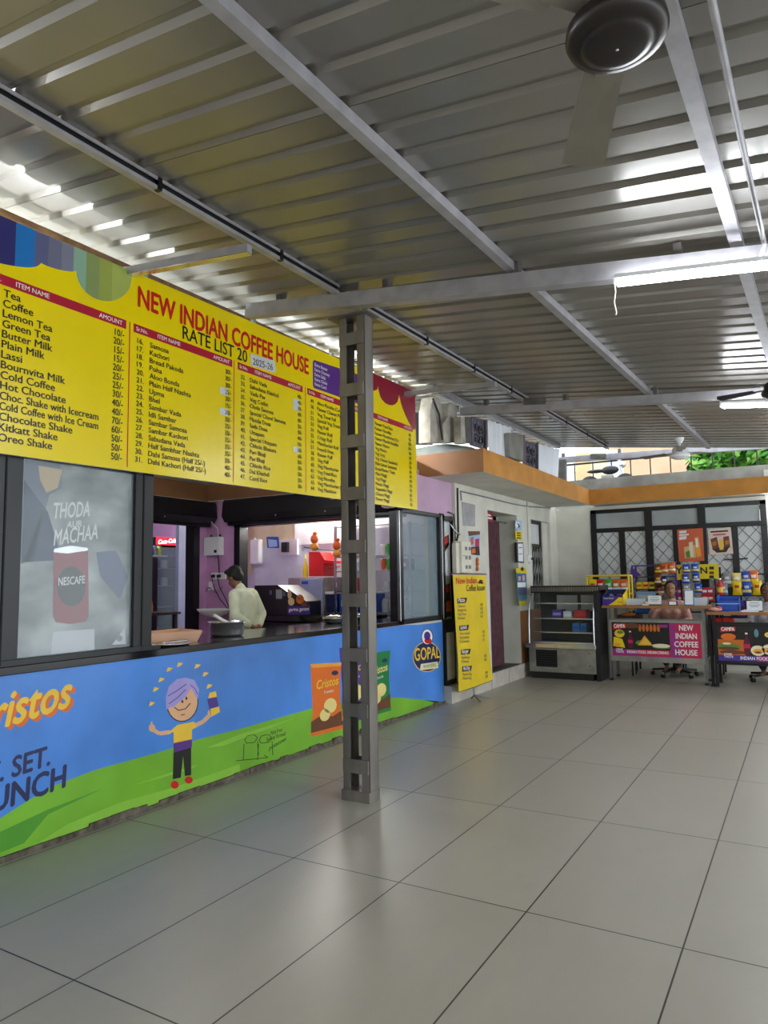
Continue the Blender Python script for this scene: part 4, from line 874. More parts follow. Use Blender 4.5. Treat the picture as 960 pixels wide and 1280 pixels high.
# wall things in the kitchen
def sheet(name, q, yv, m_body, label, cat, extra=None, dy=-0.004, thick=0.003, group=None):
    r = MB(); pts = [hy(a, b, yv) for a, b in q]; r.prism(pts, (0, thick, 0), m_body)
    if extra:
        for lv, (ps, mt) in enumerate(extra): r.ngon([hy(a, b, yv-0.0008*(lv+1)) for a, b in ps], mt)
    return tag(r.build(name), label, cat, group)
sheet('wall_poster', [(333, 671), (348, 671), (349, 685), (334, 685)], 6.288, 'packblue', 'small blue poster on the kitchen wall', 'poster', [([(335, 674), (346, 675), (347, 683), (336, 684)], 'lightblue')])
m = MB(); m.prism([hy(x, y_, 6.25) for x, y_ in ((301, 671), (318, 672), (312, 719), (305, 719), (301, 718))], (0, 0.04, 0), 'cream_paint'); r = root('cupboard_door', hy(308, 719, 6.25), 'cream painted cupboard door flat against the wall just inside the kitchen hatch', 'door leaf'); part('door_leaf', m, r)
c = hy(304, 684, 6.24); part('latch', MB().box(c.x-0.03, c.x+0.04, 6.22, 6.25, c.z-0.02, c.z+0.02, 'grey'), r)
m = MB(); c = hy(361, 684, 6.27); m.box(c.x-0.16, c.x+0.16, 6.255, 6.3, c.z-0.11, c.z+0.11, 'white_plastic'); r = root('power_outlet', c-V((0, 0, .1)), 'white switch panel with a black plug on the kitchen wall', 'switch'); part('cover', m, r); part('plug', MB().box(c.x-0.08, c.x+0.02, 6.2, 6.255, c.z-0.07, c.z+0.07, 'black_plastic'), r)
c = hy(322, 688, 6.27); m = MB().box(c.x-0.09, c.x+0.08, 6.2, 6.3, c.z-0.2, c.z+0.16, 'white_plastic'); tag(m.build('water_filter', bevel=0.02), 'white water filter box on the kitchen wall above the tiles', 'filter')
# pink wall fittings
yb = BY
c0, c1 = hy(261, 672, yb), hy(280, 694, yb); r = root('inverter_box', ((c0.x+c1.x)/2, yb, c1.z), 'pale blue-white box with a cable hung on the pink wall', 'electrical box')
part('cover', MB().box(c0.x, c1.x, yb-0.09, yb, c1.z, c0.z, 'white_plastic'), r, bevel=0.008); part('socket', MB().box(c1.x-0.075, c1.x-0.04, yb-0.1, yb-0.09, c1.z+0.03, c1.z+0.065, 'black_plastic'), r)
part('clip', MB().tube([(c0.x+0.06, yb-0.02, c0.z), (c0.x+0.06, yb-0.02, c0.z+0.03)], 0.012, 'black_plastic').tube([(c1.x-0.05, yb-0.02, c0.z), (c1.x-0.05, yb-0.02, c0.z+0.03)], 0.012, 'black_plastic'), r)
part('cable', MB().tube([(c1.x-0.055, yb-0.05, c1.z), (c1.x-0.06, yb-0.03, c1.z-0.1), (c1.x-0.05, yb-0.03, c1.z-0.22)], 0.008, 'cable'), r)
c0, c1 = hy(266, 716, yb), hy(284, 724, yb); r = root('socket_board', ((c0.x+c1.x)/2, yb, c1.z), 'white socket board with two black plugs on the pink wall', 'socket')
part('plate', MB().box(c0.x, c1.x, yb-0.03, yb, c1.z, c0.z, 'white_plastic'), r, bevel=0.004)
for t in (0.2, 0.6):
    x = c0.x+(c1.x-c0.x)*t; part('plug', MB().lathe((x, yb-0.03, (c0.z+c1.z)/2), [(0.022, 0), (0.018, 0.035), (0.01, 0.05), (0, 0.05)], 'black_plastic', 12, (0, -1, 0)), r)
    part('cable', MB().tube([(x, yb-0.07, c1.z+0.03), (x+0.02, yb-0.05, c1.z-0.1), (x+0.1, yb-0.03, c1.z-0.24), (c1.x+0.08, yb-0.02, c1.z-0.4), (c1.x+0.09, yb-0.02, c1.z-0.6)], 0.006, 'cable', 6), r)
c = hy(265, 735, yb); r = root('water_tap', c, 'small chrome tap with white pipe on the pink wall above the basin', 'tap'); part('spout', MB().tube([c, c-V((0, 0.08, 0)), c-V((0, 0.1, 0.05))], 0.012, 'steel').box(c.x-0.04, c.x+0.03, yb-0.02, yb, c.z-0.03, c.z+0.08, 'white_plastic'), r)
part('pipe', MB().tube([c-V((0, 0.02, 0.02)), c+V((0.1, -0.03, -0.06)), c+V((0.2, -0.02, 0.01))], 0.008, 'grey'), r)
c = hy(268, 765, yb-0.2); r = root('wash_basin', c-V((0, 0, 0.1)), 'pale white wash basin on the pink wall behind the pot', 'basin')
part('bowl', MB().lathe(c-V((0, 0, 0.06)), [(0.06, 0), (0.15, 0.03), (0.2, 0.08), (0.21, 0.1), (0.195, 0.1), (0.13, 0.045), (0, 0.03)], 'white_plastic', 28), r); part('waste_pipe', MB().tube([c-V((0, 0, 0.06)), c-V((0, -0.05, 0.3)), c-V((0, -0.18, 0.32))], 0.02, 'grey'), r)
tag(MB().tube([hy(257, 632, BY-0.1), hy(260, 645, BY-0.1), hy(266, 655, BY-0.1), hy(272, 660, BY-0.1), hy(273, 672, BY-0.02)], 0.006, 'cable_white', 6).build('loose_cable'), 'loose pale cable dropping from the bay corner onto the pink wall', 'cable')

# drinks store behind the doorway
xx = -4.4
a, b = hx(196, 671, xx), hx(222, 682, xx); fb = hx(222, 792, xx)
r = root('drinks_fridge', (xx-0.3, (a.y+b.y)/2, 0), 'tall black drinks fridge with a red lit header in the store', 'fridge')
y0, y1 = a.y, b.y; m = MB(); m.box(xx-0.6, xx-0.55, y0, y1, 0.1, 2.05, 'case_black'); m.box(xx-0.6, xx, y0, y0+0.03, 0.1, 2.05, 'case_black'); m.box(xx-0.6, xx, y1-0.03, y1, 0.1, 2.05, 'case_black'); m.box(xx-0.6, xx, y0, y1, 2.02, 2.05, 'case_black'); m.box(xx-0.6, xx, y0, y1, 0.0, 0.4, 'case_black')
part('cabinet', m, r); h = MB().box(xx-0.02, xx+0.03, y0, y1, b.z, a.z, 'sign_lit'); q0, q1 = hx(198, 680, xx+0.032), hx(220, 678, xx+0.032); h.text('Coca-Cola', q0, q1-q0, Z, 0.06, 'sign_lit_white', width=(q1-q0).length, bold=0.02, shear=0.3); part('header_sign', h, r)
part('door', MB().box(xx, xx+0.012, y0+0.02, y1-0.02, 0.42, b.z-0.03, 'hazy_glass'), r)
for z in (0.75, 1.05, 1.35, 1.6, 1.78): part('wire_shelf', MB().box(xx-0.5, xx-0.02, y0+0.03, y1-0.03, z-0.006, z+0.006, 'white_plastic'), r)
for i, z in enumerate((1.606, 1.356)): tag(MB().lathe((xx-0.12, y1-0.14, z), [(0.05, 0), (0.055, 0.02), (0.055, 0.1), (0.045, 0.12), (0, 0.12)], 'white', 14).build('food_tub'), 'white tub on the %s shelf in the drinks fridge' % ('upper', 'middle')[i], 'tub')
a = hx(184, 690, -4.2)
tag(MB().box(-4.4, -4.15, 4.6, y0-0.02, a.z-0.06, a.z-0.04, 'white_plastic').build('wall_shelf'), 'thin white shelf of drink cans left of the drinks fridge', 'shelf')
for i in range(4): tag(MB().lathe((-4.25, y0-0.09-0.085*i, a.z-0.04), [(0.028, 0), (0.033, 0.008), (0.033, 0.125), (0.026, 0.135), (0, 0.135)], ('green3', 'slate2')[i % 2], 14).build('drink_can'), 'green and grey drink can in the row on the white store shelf', 'can', 'cans on the store shelf')
q0, q1 = hx(224, 652, BX-0.5), hx(241, 652, BX-0.5)
m = MB().box(BX-0.56, BX-0.5, q0.y, q1.y+0.6, 0, 2.5, 'blue_panel'); tag(m.build('painted_pillar'), 'pale blue-grey painted pillar just inside the store doorway', 'pillar')
r = root('store_table', (-3.7, 4.3, 0), 'brown table with black legs in the store doorway', 'table')
q = hx(215, 764, -3.6); tz = q.z
part('table_top', MB().box(-4.1, -3.35, 3.6, 4.86, tz-0.03, tz, 'dark_wood'), r)
for x, y_ in ((-4.05, 3.65), (-4.05, 4.8), (-3.4, 3.65), (-3.4, 4.8)): part('leg', MB().box(x-0.02, x+0.02, y_-0.02, y_+0.02, 0, tz-0.03, 'pole_black'), r)
q = hx(187, 760, -3.6); tag(MB().lathe((-3.6, q.y, tz), [(0.035, 0), (0.04, 0.01), (0.04, 0.09), (0.036, 0.1), (0, 0.1)], 'foodorange', 16).lathe((-3.6, q.y, tz+0.1), [(0.034, 0), (0.034, 0.035), (0, 0.037)], 'red', 16).build('pickle_jar'), 'amber jar with a red lid on the brown store table', 'jar')

# ------------------------------------------------------------------ doorway and left wall fittings
def wsheet(name, q, m_body, label, cat, extra=(), x=WX+0.004, thick=0.003, group=None, texts=()):
    m = MB(); m.prism([hx(a, b, x) for a, b in q], (-thick, 0, 0), m_body)
    for lv, (ps, mt) in enumerate(extra): m.ngon([hx(a, b, x+0.0008*(lv+1)) for a, b in ps], mt)
    for s, p0, p1, h, mt in texts:
        a, b = hx(*p0, x+0.01), hx(*p1, x+0.01); m.text(s, a, b-a, Z, h, mt, width=(b-a).length, bold=0.015)
    return tag(m.build(name), label, cat, group)
r = root('door_curtain', (-0.06, 7.3, 0.2), 'dark maroon curtain hanging in the doorway of the white wall', 'curtain')
m = MB(); N = 40; ya, yb2 = 6.94, 7.62
lo = [V((-0.06+0.025*math.sin(i*1.35), ya+(yb2-ya)*i/N, 0.22)) for i in range(N+1)]; hi = [V((p.x, ya+(yb2-ya-0.05)*i/N, 2.16)) for i, p in enumerate(lo)]
n = N+1; m.add(lo+hi, [(i, i+1, n+i+1, n+i) for i in range(N)], 'maroon_cloth', True)
m.add([p+V((-0.012, 0, 0)) for p in lo+hi], [(n+i, n+i+1, i+1, i) for i in range(N)], 'maroon_cloth', True); part('cloth', m, r)
part('rail', MB().tube([(-0.06, 6.92, 2.17), (-0.06, 7.86, 2.17)], 0.012, 'chrome_tube'), r)
tag(MB().box(-0.04, -0.02, 6.93, 7.28, 2.14, 2.27, 'maroon').box(-0.02, -0.018, 6.97, 7.24, 2.18, 2.2, 'paper').box(-0.02, -0.018, 6.97, 7.2, 2.22, 2.24, 'paper').build('door_sign'), 'small dark red sign above the curtain in the doorway', 'sign')
structure('wall_passage', MB().box(-1.7, -1.6, 6.8, 7.95, 0, 2.6, 'cream_paint').box(-1.6, -0.25, 6.8, 6.92, 0.2, 2.6, 'plaster').box(-1.6, -0.25, 7.86, 7.98, 0.2, 2.6, 'plaster'))
# meter box, hatch plate, conduits
c0, c1 = hx(569, 677, WX), hx(582, 716, WX); r = root('meter_box', (WX, (c0.y+c1.y)/2, c1.z), 'cream electric distribution box on the white wall above the yellow banner', 'electrical box')
part('cover', MB().box(WX, WX+0.08, c0.y, c1.y, c1.z, c0.z, 'offwhite').box(WX+0.08, WX+0.083, c0.y, c1.y, (c0.z*0.55+c1.z*0.45)-0.004, (c0.z*0.55+c1.z*0.45), 'grime'), r, bevel=0.004)
for i in range(3):
    for j in range(2): part('switch', MB().box(WX+0.083, WX+0.092, c0.y+0.1+0.1*j, c0.y+0.14+0.1*j, c0.z-0.1-0.11*i, c0.z-0.06-0.11*i, 'grey'), r)
part('side_channel', MB().box(WX, WX+0.05, c0.y-0.09, c0.y-0.005, c1.z-0.1, c0.z-0.02, 'offwhite'), r)
wsheet('hatch_plate', [(577, 627), (594, 631), (594, 658), (579, 657)], 'galvanised', 'grey metal plate screwed over a hatch in the white wall', 'plate', thick=0.01)
wsheet('wall_hanging', [(585, 664), (588, 667), (600, 664), (600, 695), (588, 693)], 'lightblue', 'torn colourful wall hanging with brown fringe left of the doorway', 'wall hanging', [([(585, 664), (600, 664), (600, 668), (586, 670)], 'brownp'), ([(588, 672), (592, 671), (592, 680), (588, 682)], 'posterorange'), ([(594, 674), (599, 673), (599, 684), (594, 686)], 'pinkred'), ([(588, 684), (599, 683), (600, 694), (588, 693)], 'darkbrown'), ([(590, 686), (594, 685), (595, 691), (590, 692)], 'orange')])
r = root('hanging_charm', hx(597, 714, WX+0.01), 'string of small brown charms hanging beside the doorway', 'charm')
m = MB()
for py in (700, 705, 711): m.ell(hx(597, py, WX+0.02), (0.018, 0.025, 0.03), 'foodorange', 10, 8)
part('beads', m, r); part('string', MB().tube([hx(597, 695, WX+0.02), hx(597, 713, WX+0.02)], 0.003, 'cable', 6), r)
wsheet('notice', [(644, 650), (652.5, 651), (652.5, 663), (644, 662)], 'lightblue', 'pale blue notice with a dark emblem, topmost on the wall right of the doorway', 'notice', [([(647+3*math.cos(t), 656+4*math.sin(t)) for t in [2*math.pi*k/14 for k in range(14)]], 'paper'), ([(646, 654), (649, 655), (650, 659), (647, 660), (648, 657)], 'black')])
wsheet('notice', [(644, 663), (652.5, 664), (652.5, 675), (644.5, 674)], 'signyellow', 'yellow notice with black writing right below the pale blue one', 'notice', [([(646, 665.5), (651, 666), (651, 667.5), (646, 667)], 'black'), ([(646, 668.5), (651, 669), (651, 670.5), (646, 670)], 'black'), ([(646, 671.5), (651, 672), (651, 673.5), (646, 673)], 'black')])
wsheet('framed_certificate', [(645, 678), (654, 678), (655, 704), (646, 703)], 'black_frame', 'dark framed certificate on the wall below the yellow notice', 'frame', [([(647.3, 679.5), (653.5, 679.5), (654, 702), (648, 701.5)], 'paper'), ([(648.5, 684), (652.5, 684), (652.5, 685.2), (648.5, 685.2)], 'slate1'), ([(648.5, 692), (652.5, 692), (652.5, 693), (648.5, 693)], 'slate1')], thick=0.02)
wsheet('wall_calendar', [(645, 710), (658, 710), (659, 756), (648, 757)], 'teal', 'wall calendar with a yellow top band and rows of photos near the glass display case', 'calendar', [([(645, 710), (658, 710), (658, 717), (645, 716)], 'signyellow'), ([(647, 718), (657, 718), (657, 727), (647, 727)], 'packblue'), ([(648, 720), (651, 720), (651, 726), (648, 726)], 'tan'), ([(653, 719), (656, 719), (656, 726), (653, 726)], 'tan'), ([(647, 728), (657, 728), (657, 734), (647, 734)], 'paper'), ([(648, 735), (658, 735), (658, 744), (648, 744)], 'slate1'), ([(649, 751), (658, 751), (658, 756), (649, 757)], 'signyellow'), ([(651, 712), (653, 708), (655, 712), (653, 714)], 'black')])
r = root('cctv_camera', hx(699, 640, WX+0.1), 'small black camera with white mount high on the white wall', 'camera')
c = hx(695, 637, WX); d = V((0.12, 0.02, -0.04)); part('mount', MB().bar(c, c+d*0.5, 0.05, 0.04, 'white_plastic'), r); part('lens_barrel', MB().tube([c+d*0.4, c+d*1.3], 0.03, 'white_plastic', 14).tube([c+d*1.2, c+d*1.5], 0.036, 'black_plastic', 14), r)
def wire(pts, r_, m_, label, x=WX+0.012, name='wall_cable', group='cables on the white wall'): return tag(MB().tube([hx(a, b, x) for a, b in pts], r_, m_, 6).build(name), label, 'cable', group)
wire([(572, 610), (572.5, 640), (573, 668), (571, 676)], 0.011, 'cable', 'dark cable dropping to the electric distribution box')
wire([(576, 614), (600, 619.5), (640, 629.5), (660, 633), (688, 635)], 0.01, 'grey', 'grey cable run above the doorway towards the camera')
wire([(659, 622), (660, 650), (661.5, 700), (662, 705)], 0.012, 'cable_white', 'pale cable conduit dropping beside the barred window')
wire([(576, 614), (577, 626)], 0.008, 'grey', 'short grey cable from the run to the hatch plate')
r = root('cable_hook', hx(571, 676, WX+0.03), 'bent metal rod and bracket between the side pane and the electric box', 'bracket')
part('rod', MB().tube([hx(563, 655, 0.03), hx(569, 664, WX+0.03), hx(575, 668, WX+0.03)], 0.008, 'steel'), r); part('bracket', MB().tube([hx(560, 640, 0.03), hx(567, 643, 0.05), hx(569, 660, 0.06), hx(569, 676, 0.06)], 0.008, 'cable'), r)
wsheet('switch_box', [(660, 694), (665, 694), (665, 702), (660, 702)], 'white_plastic', 'small white switch box beside the barred window', 'switch', [([(664, 697), (667, 697), (667, 700), (664, 700)], 'black')], thick=0.03, x=WX+0.03)
# barred window in the left wall
rt = tag(bpy.data.objects.new('window_4', None), kind='structure'); COL.objects.link(rt); ORG[rt] = V((0, 0, 0))
wy0, wy1, wz0, wz1, wx = 8.62, 9.3, 0.85, 2.27, -0.02
f = MB(); f.box(wx-0.04, wx, wy0, wy0+0.05, wz0, wz1, 'black_frame'); f.box(wx-0.04, wx, wy1-0.05, wy1, wz0, wz1, 'black_frame'); f.box(wx-0.04, wx, wy0, wy1, wz1-0.05, wz1, 'black_frame'); f.box(wx-0.04, wx, wy0, wy1, 1.86, 1.91, 'black_frame'); f.box(wx-0.04, wx, wy0, wy1, wz0, wz0+0.05, 'black_frame'); part('window_frame', f, rt)
part('pane', MB().box(wx-0.03, wx-0.02, wy0+0.05, wy1-0.05, 1.91, wz1-0.05, 'pane_pale'), rt); part('pane', MB().box(wx-0.06, wx-0.05, wy0+0.05, wy1-0.05, wz0+0.05, 1.86, 'black_plastic'), rt)
g = MB(); k = 0
for i in range(5):
    yy = wy0+0.09+i*(wy1-wy0-0.18)/4; g.tube([(wx, yy+0.035*math.sin(t*math.pi*4), wz0+0.05+(1.81-wz0)*t) for t in [q/36 for q in range(37)]], 0.007, 'steel_dull', 6); g.tube([(wx, yy-0.035*math.sin(t*math.pi*4), wz0+0.05+(1.81-wz0)*t) for t in [q/36 for q in range(37)]], 0.007, 'steel_dull', 6)
part('grille', g, rt)
structure('wall_window_reveal', MB().box(-0.25, -0.1, 8.62, 9.55, 0.85, 2.27, 'black_plastic').box(-0.1, 0.0, 9.3, 9.55, 0.85, 2.27, 'plaster'))
# yellow banner stand
r = root('banner_stand', (0.3, 6.2, 0), 'tall yellow cloth menu banner on a stand beside the doorway', 'banner')
BN = [(566, 718), (607, 718.5), (609, 760), (612, 815), (616, 850), (594, 858), (573.5, 865), (573, 830), (569, 770)]
def bp_(a, b, lv=0):
    t = (b-718)/150; return hx(a, b, 0.12+0.1*max(0, t)+0.0008*lv)
m = MB(); m.prism([bp_(a, b) for a, b in BN], (-0.004, 0, 0), 'banner_yellow')
def bt(s, p0, p1, h, mt, lv=3, **k): a, b = bp_(*p0, lv), bp_(*p1, lv); m.text(s, a, b-a, bp_(590, 740, 0)-bp_(590, 760, 0), h, mt, width=(b-a).length, **k)
bt('New Indian', (570, 730), (596, 729), 0.075, 'red', bold=0.02); bt('Coffee house', (583, 739), (606, 738), 0.075, 'black', bold=0.01); m.ngon([bp_(a, b, 3) for a, b in [(597, 729), (600, 724.5), (603, 725), (604, 730)]], 'black')
y_ = 748
for i, (w, its) in enumerate((('Pizza', ('Onion', 'Margherita', 'Veg Pizza', 'Paneer')), ('Sandwich', ('Cheese Sandwich', 'Veg Sandwich', 'Club Sandwich')), ('Burger', ('Veg Burger', 'Cheese')), ('Hot Dog', ('Veg Hot Dog', 'Cheese Dog')))):
    yy = (748, 782, 812, 833)[i]; xo = 571+0.045*(yy-740)*1.6
    m.ngon([bp_(a, b, 2) for a, b in [(xo, yy), (xo+12.5, yy-1), (xo+11, yy+5.5), (xo, yy+6.5)]], 'darkbrown'); bt(w, (xo+1.5, yy+4.8), (xo+9.5, yy+4), 0.045, 'white', 4, bold=0.02)
    for j, t in enumerate(its): bt(t, (xo+0.5, yy+11.5+j*5), (xo+8+len(t)*0.35, yy+10.8+j*5), 0.03, 'navy', 3); bt(str((80, 100, 120, 140)[j]), (xo+29, yy+9.5+j*5), (xo+32, yy+9+j*5), 0.032, 'navy', 3)
part('cloth', m, r); part('top_rod', MB().tube([bp_(564, 717.6)+V((-0.01, 0, 0)), bp_(608, 718)+V((-0.01, 0, 0))], 0.012, 'bagpurple'), r)
lo = bp_(594, 858)+V((-0.02, 0, 0)); up = bp_(587, 719)+V((-0.02, 0, 0)); part('pole', MB().tube([up, V((0.2, lo.y, 0.03))], 0.01, 'chrome_tube'), r)
ft = MB()
for d in ((0.14, 0.16, 0), (0.14, -0.16, 0), (-0.04, 0, 0)): ft.tube([V((0.2, lo.y, 0.05)), V((0.2, lo.y, 0.01))+V(d)], 0.009, 'chrome_tube')
part('feet', ft, r)
m = MB().tube([bp_(573.5, 865)+V((-0.006, 0, 0)), bp_(594, 858.5)+V((-0.006, 0, 0)), bp_(616, 850)+V((-0.006, 0, 0))], 0.006, 'black_plastic', 6); part('hem_rod', m, r)

# ------------------------------------------------------------------ back window, posters
rt = tag(bpy.data.objects.new('window_5', None), kind='structure'); COL.objects.link(rt); ORG[rt] = V((0, 0, 0))
wx0, wx1, z0, z1, yw = 0.62, 3.14, 0.9, 2.46, 9.9
f = MB(); f.box(wx0, wx0+0.09, yw-0.02, yw+0.06, z0, z1, 'black_frame'); f.box(wx1-0.08, wx1, yw-0.02, yw+0.06, z0, z1, 'black_frame'); f.box(wx0, wx1, yw-0.02, yw+0.06, z1-0.06, z1, 'black_frame'); f.box(wx0, wx1, yw-0.02, yw+0.06, z0, z0+0.06, 'black_frame'); f.box(wx0, wx1, yw-0.025, yw+0.06, 2.09, 2.16, 'black_frame')
xs = [wx0+0.04]
for px in (778, 812, 845.5, 879, 919): xs.append(hy(px, 680, yw).x)
xs.append(wx1-0.04)
for i in (2, 4): f.box(xs[i]-0.055, xs[i]+0.055, yw-0.03, yw+0.06, z0, z1, 'black_frame')
for i in (1, 3, 5): f.box(xs[i]-0.045, xs[i]+0.045, yw-0.02, yw+0.06, z0, 2.1, 'black_frame')
part('window_frame', f, rt, bevel=0.003)
for i in range(6): part('pane', MB().box(xs[i]+0.04, xs[i+1]-0.04, yw+0.01, yw+0.016, z0+0.05, 2.1, 'pane_pale'), rt)
for i in (0, 2, 4): part('transom_pane', MB().box(xs[i]+0.05, xs[i+2]-0.05, yw+0.01, yw+0.016, 2.16, z1-0.05, 'sky_pane'), rt)
for i in range(6):
    g = MB(); a, b = xs[i]+0.045, xs[i+1]-0.045; w = b-a; zz0, zz1 = z0+0.06, 2.09
    def clip(x0, zA, x1, zB):
        pts = []
        for t in [q/40 for q in range(41)]:
            z_ = zA+(zB-zA)*t
            if zz0 <= z_ <= zz1: pts.append((x0+(x1-x0)*t, yw+0.004, z_))
        if len(pts) > 1: g.tube([pts[0], pts[-1]], 0.004, 'wire', 5)
    for k in range(-3, 12):
        z_ = zz0+k*0.2; clip(a, z_, b, z_+w*1.15); clip(b, z_, a, z_+w*1.15)
    part('grille', g, rt)
f = MB()
for px, s in ((912, -1), (928, 1)):
    c = hy(px, 699, yw-0.04); f.bar(c+V((-0.07, 0, 0)), c+V((0.07, 0, 0.01*s)), 0.02, 0.02, 'black_frame')
c = hy(779, 706, yw-0.03); f.box(c.x-0.03, c.x+0.03, c.y-0.02, c.y, c.z-0.02, c.z+0.02, 'black_frame'); part('handle', f, rt)
def spx(yv): return lambda px, py, lv: hy(px, py, yv-0.0008*lv)
m = MB(); s = spx(9.85)
m.prism([s(846, 662, 0), s(878.5, 660, 0), s(880.5, 701, 0), s(849, 702, 0)], (0, 0.002, 0), 'posterorange')
for q, c, lv in (([(849, 664), (858, 663), (858, 666), (849, 667)], 'paper', 1), ([(849, 668), (861, 667), (861, 669), (849, 670)], 'paper', 1), ([(849, 671), (858, 670), (858, 674), (849, 675)], 'paper', 1), ([(855, 684), (869, 681), (870, 697), (856, 698)], 'tan', 1), ([(861, 678), (866, 677), (867, 696), (862, 697)], 'cream', 2), ([(868, 672), (873, 671), (877, 695), (871, 697)], 'orange2', 2), ([(857, 690), (862, 688), (863, 697), (858, 697)], 'salad', 3), ([(869, 673), (872, 673), (873, 684), (870, 684)], 'paper', 3)): m.ngon([s(a, b, lv) for a, b in q], c)
tag(m.build('wall_poster'), 'orange food poster stuck on the back window, the left one', 'poster', 'posters on the back window')
m = MB(); m.prism([s(884.5, 661.5, 0), (s(913.5, 659, 0)), s(916.5, 692, 0), s(887, 693.5, 0)], (0, 0.002, 0), 'posterpink')
for q, c, lv in (([(888, 664), (910, 662.5), (910, 664.5), (888, 666)], 'darkbrown', 1), ([(891, 668), (907, 667), (907, 668.5), (891, 669.5)], 'red', 1), ([(888, 674), (896, 671), (899, 685), (891, 688)], 'brownp', 1), ([(904, 671), (911, 670), (913, 684), (905, 687)], 'brownp', 1), ([(899, 675), (904, 674), (904.5, 687), (899.5, 687.5)], 'gold', 2), ([(890, 686), (912, 683), (908, 690), (896, 691)], 'darkbrown', 1), ([(890, 678), (895, 676), (896, 681), (891, 683)], 'foodorange', 3), ([(906, 676), (911, 675), (911, 680), (907, 681)], 'foodorange', 3)): m.ngon([s(a, b, lv) for a, b in q], c)
tag(m.build('wall_poster'), 'pale poster with brown cups stuck on the back window, the right one', 'poster', 'posters on the back window')

# ------------------------------------------------------------------ glass display case
r = root('display_case', (0.64, 8.3, 0), 'steel and glass cold display case standing in the corner by the sales tables', 'display case')
x0, x1, yf, yk = 0.17, 1.09, 8.0, 8.6
part('kick', MB().box(x0+0.02, x1-0.04, yf+0.03, yk, 0, 0.09, 'black_plastic'), r)
m = MB(); m.box(x0, x1, yf, yk, 0.09, 0.42, 'steel_dull'); m.box(x0+0.01, x1-0.01, yf-0.006, yf, 0.09, 0.16, 'steel_dull'); part('base_cabinet', m, r, bevel=0.005)
m = MB(); m.box(x0+0.1, x0+0.4, yf-0.003, yf+0.0, 0.16, 0.39, 'black_groove')
for k in range(7): m.box(x0+0.11, x0+0.39, yf-0.008, yf-0.003, 0.175+0.03*k, 0.182+0.03*k, 'black_plastic')
part('vent_grille', m, r)
for z in (0.2, 0.36): part('screw', MB().lathe((x1-0.08, yf, z), [(0.012, 0), (0.01, 0.006), (0, 0.006)], 'galvanised_dark', 12, (0, -1, 0)), r)
part('front_rail', MB().box(x0-0.03, x1+0.02, yf-0.05, yf+0.02, 0.42, 0.48, 'steel'), r, bevel=0.005); part('label_strip', MB().box(x0+0.12, x0+0.42, yf-0.053, yf-0.05, 0.428, 0.472, 'tan'), r)
prof = [(yf, 0.48), (yf+0.005, 0.75), (yf+0.03, 0.95), (yf+0.08, 1.09), (yf+0.14, 1.16)]
m = MB()
for (a, b), (c, d) in zip(prof, prof[1:]): m.add([(x0+0.015, a, b), (x1-0.015, a, b), (x1-0.015, c, d), (x0+0.015, c, d)], [(0, 1, 2, 3)], 'showcase_glass', True)
part('front_glass', m, r)
m = MB()
for x in (x0+0.01, x1-0.01): m.tube([(x, a, b) for a, b in prof], 0.012, 'steel')
m.box(x0, x1, yf-0.005, yf+0.02, 0.48, 0.505, 'steel'); part('glass_trim', m, r)
m = MB(); m.box(x0, x1, yk-0.02, yk, 0.42, 1.17, 'case_black'); m.box(x0, x0+0.01, yf+0.03, yk, 0.42, 1.17, 'showcase_glass'); m.box(x0, x1, yf+0.03, yk, 0.42, 0.47, 'case_black')
part('back_and_sides', m, r)
part('side_panel', MB().box(x1+0.0, x1+0.06, yf+0.02, yk, 0, 1.2, 'case_black'), r)
for a, b in ((x0+0.25, x0+0.55), (x0+0.6, x0+0.88)): part('rear_door', MB().box(a, b, yk-0.03, yk-0.02, 0.9, 1.13, 'pane_pale'), r)
for z in (0.63, 0.82, 1.03): part('shelf', MB().box(x0+0.06, x1-0.03, yf+0.1, yk-0.03, z-0.008, z, 'clear_glass').box(x0+0.06, x1-0.03, yf+0.09, yf+0.1, z-0.012, z+0.004, 'steel'), r)
m = MB(); m.box(x0+0.02, x1+0.06, yf+0.1, yk+0.02, 1.17, 1.27, 'case_black')
for k in range(40): m.box(x0+0.04+k*0.0235, x0+0.05+k*0.0235, yf+0.092, yf+0.1, 1.19, 1.25, 'steel_dull')
part('top_cover', m, r)
carton_box('sweet_box', 0.44, 0.58, 8.25, 8.45, 0.821, 0.93, 'bagpurple', 'lilac', 'purple box on the middle shelf of the glass case', group='boxes in the glass case')
carton_box('sweet_box', 0.6, 0.72, 8.25, 8.45, 0.821, 0.91, 'packlight', 'white', 'pale box beside the purple one in the glass case', group='boxes in the glass case')
carton_box('sweet_box', 0.76, 0.93, 8.22, 8.42, 0.821, 0.93, 'red', 'pinkred', 'red box on the middle shelf of the glass case', group='boxes in the glass case')
carton_box('sweet_box', 0.74, 0.83, 8.2, 8.4, 0.631, 0.75, 'bandblue', 'packblue', 'left blue box on the low shelf of the glass case', group='boxes in the glass case')
carton_box('sweet_box', 0.85, 0.93, 8.2, 8.4, 0.631, 0.75, 'bandblue', 'packblue', 'right blue box on the low shelf of the glass case', group='boxes in the glass case')

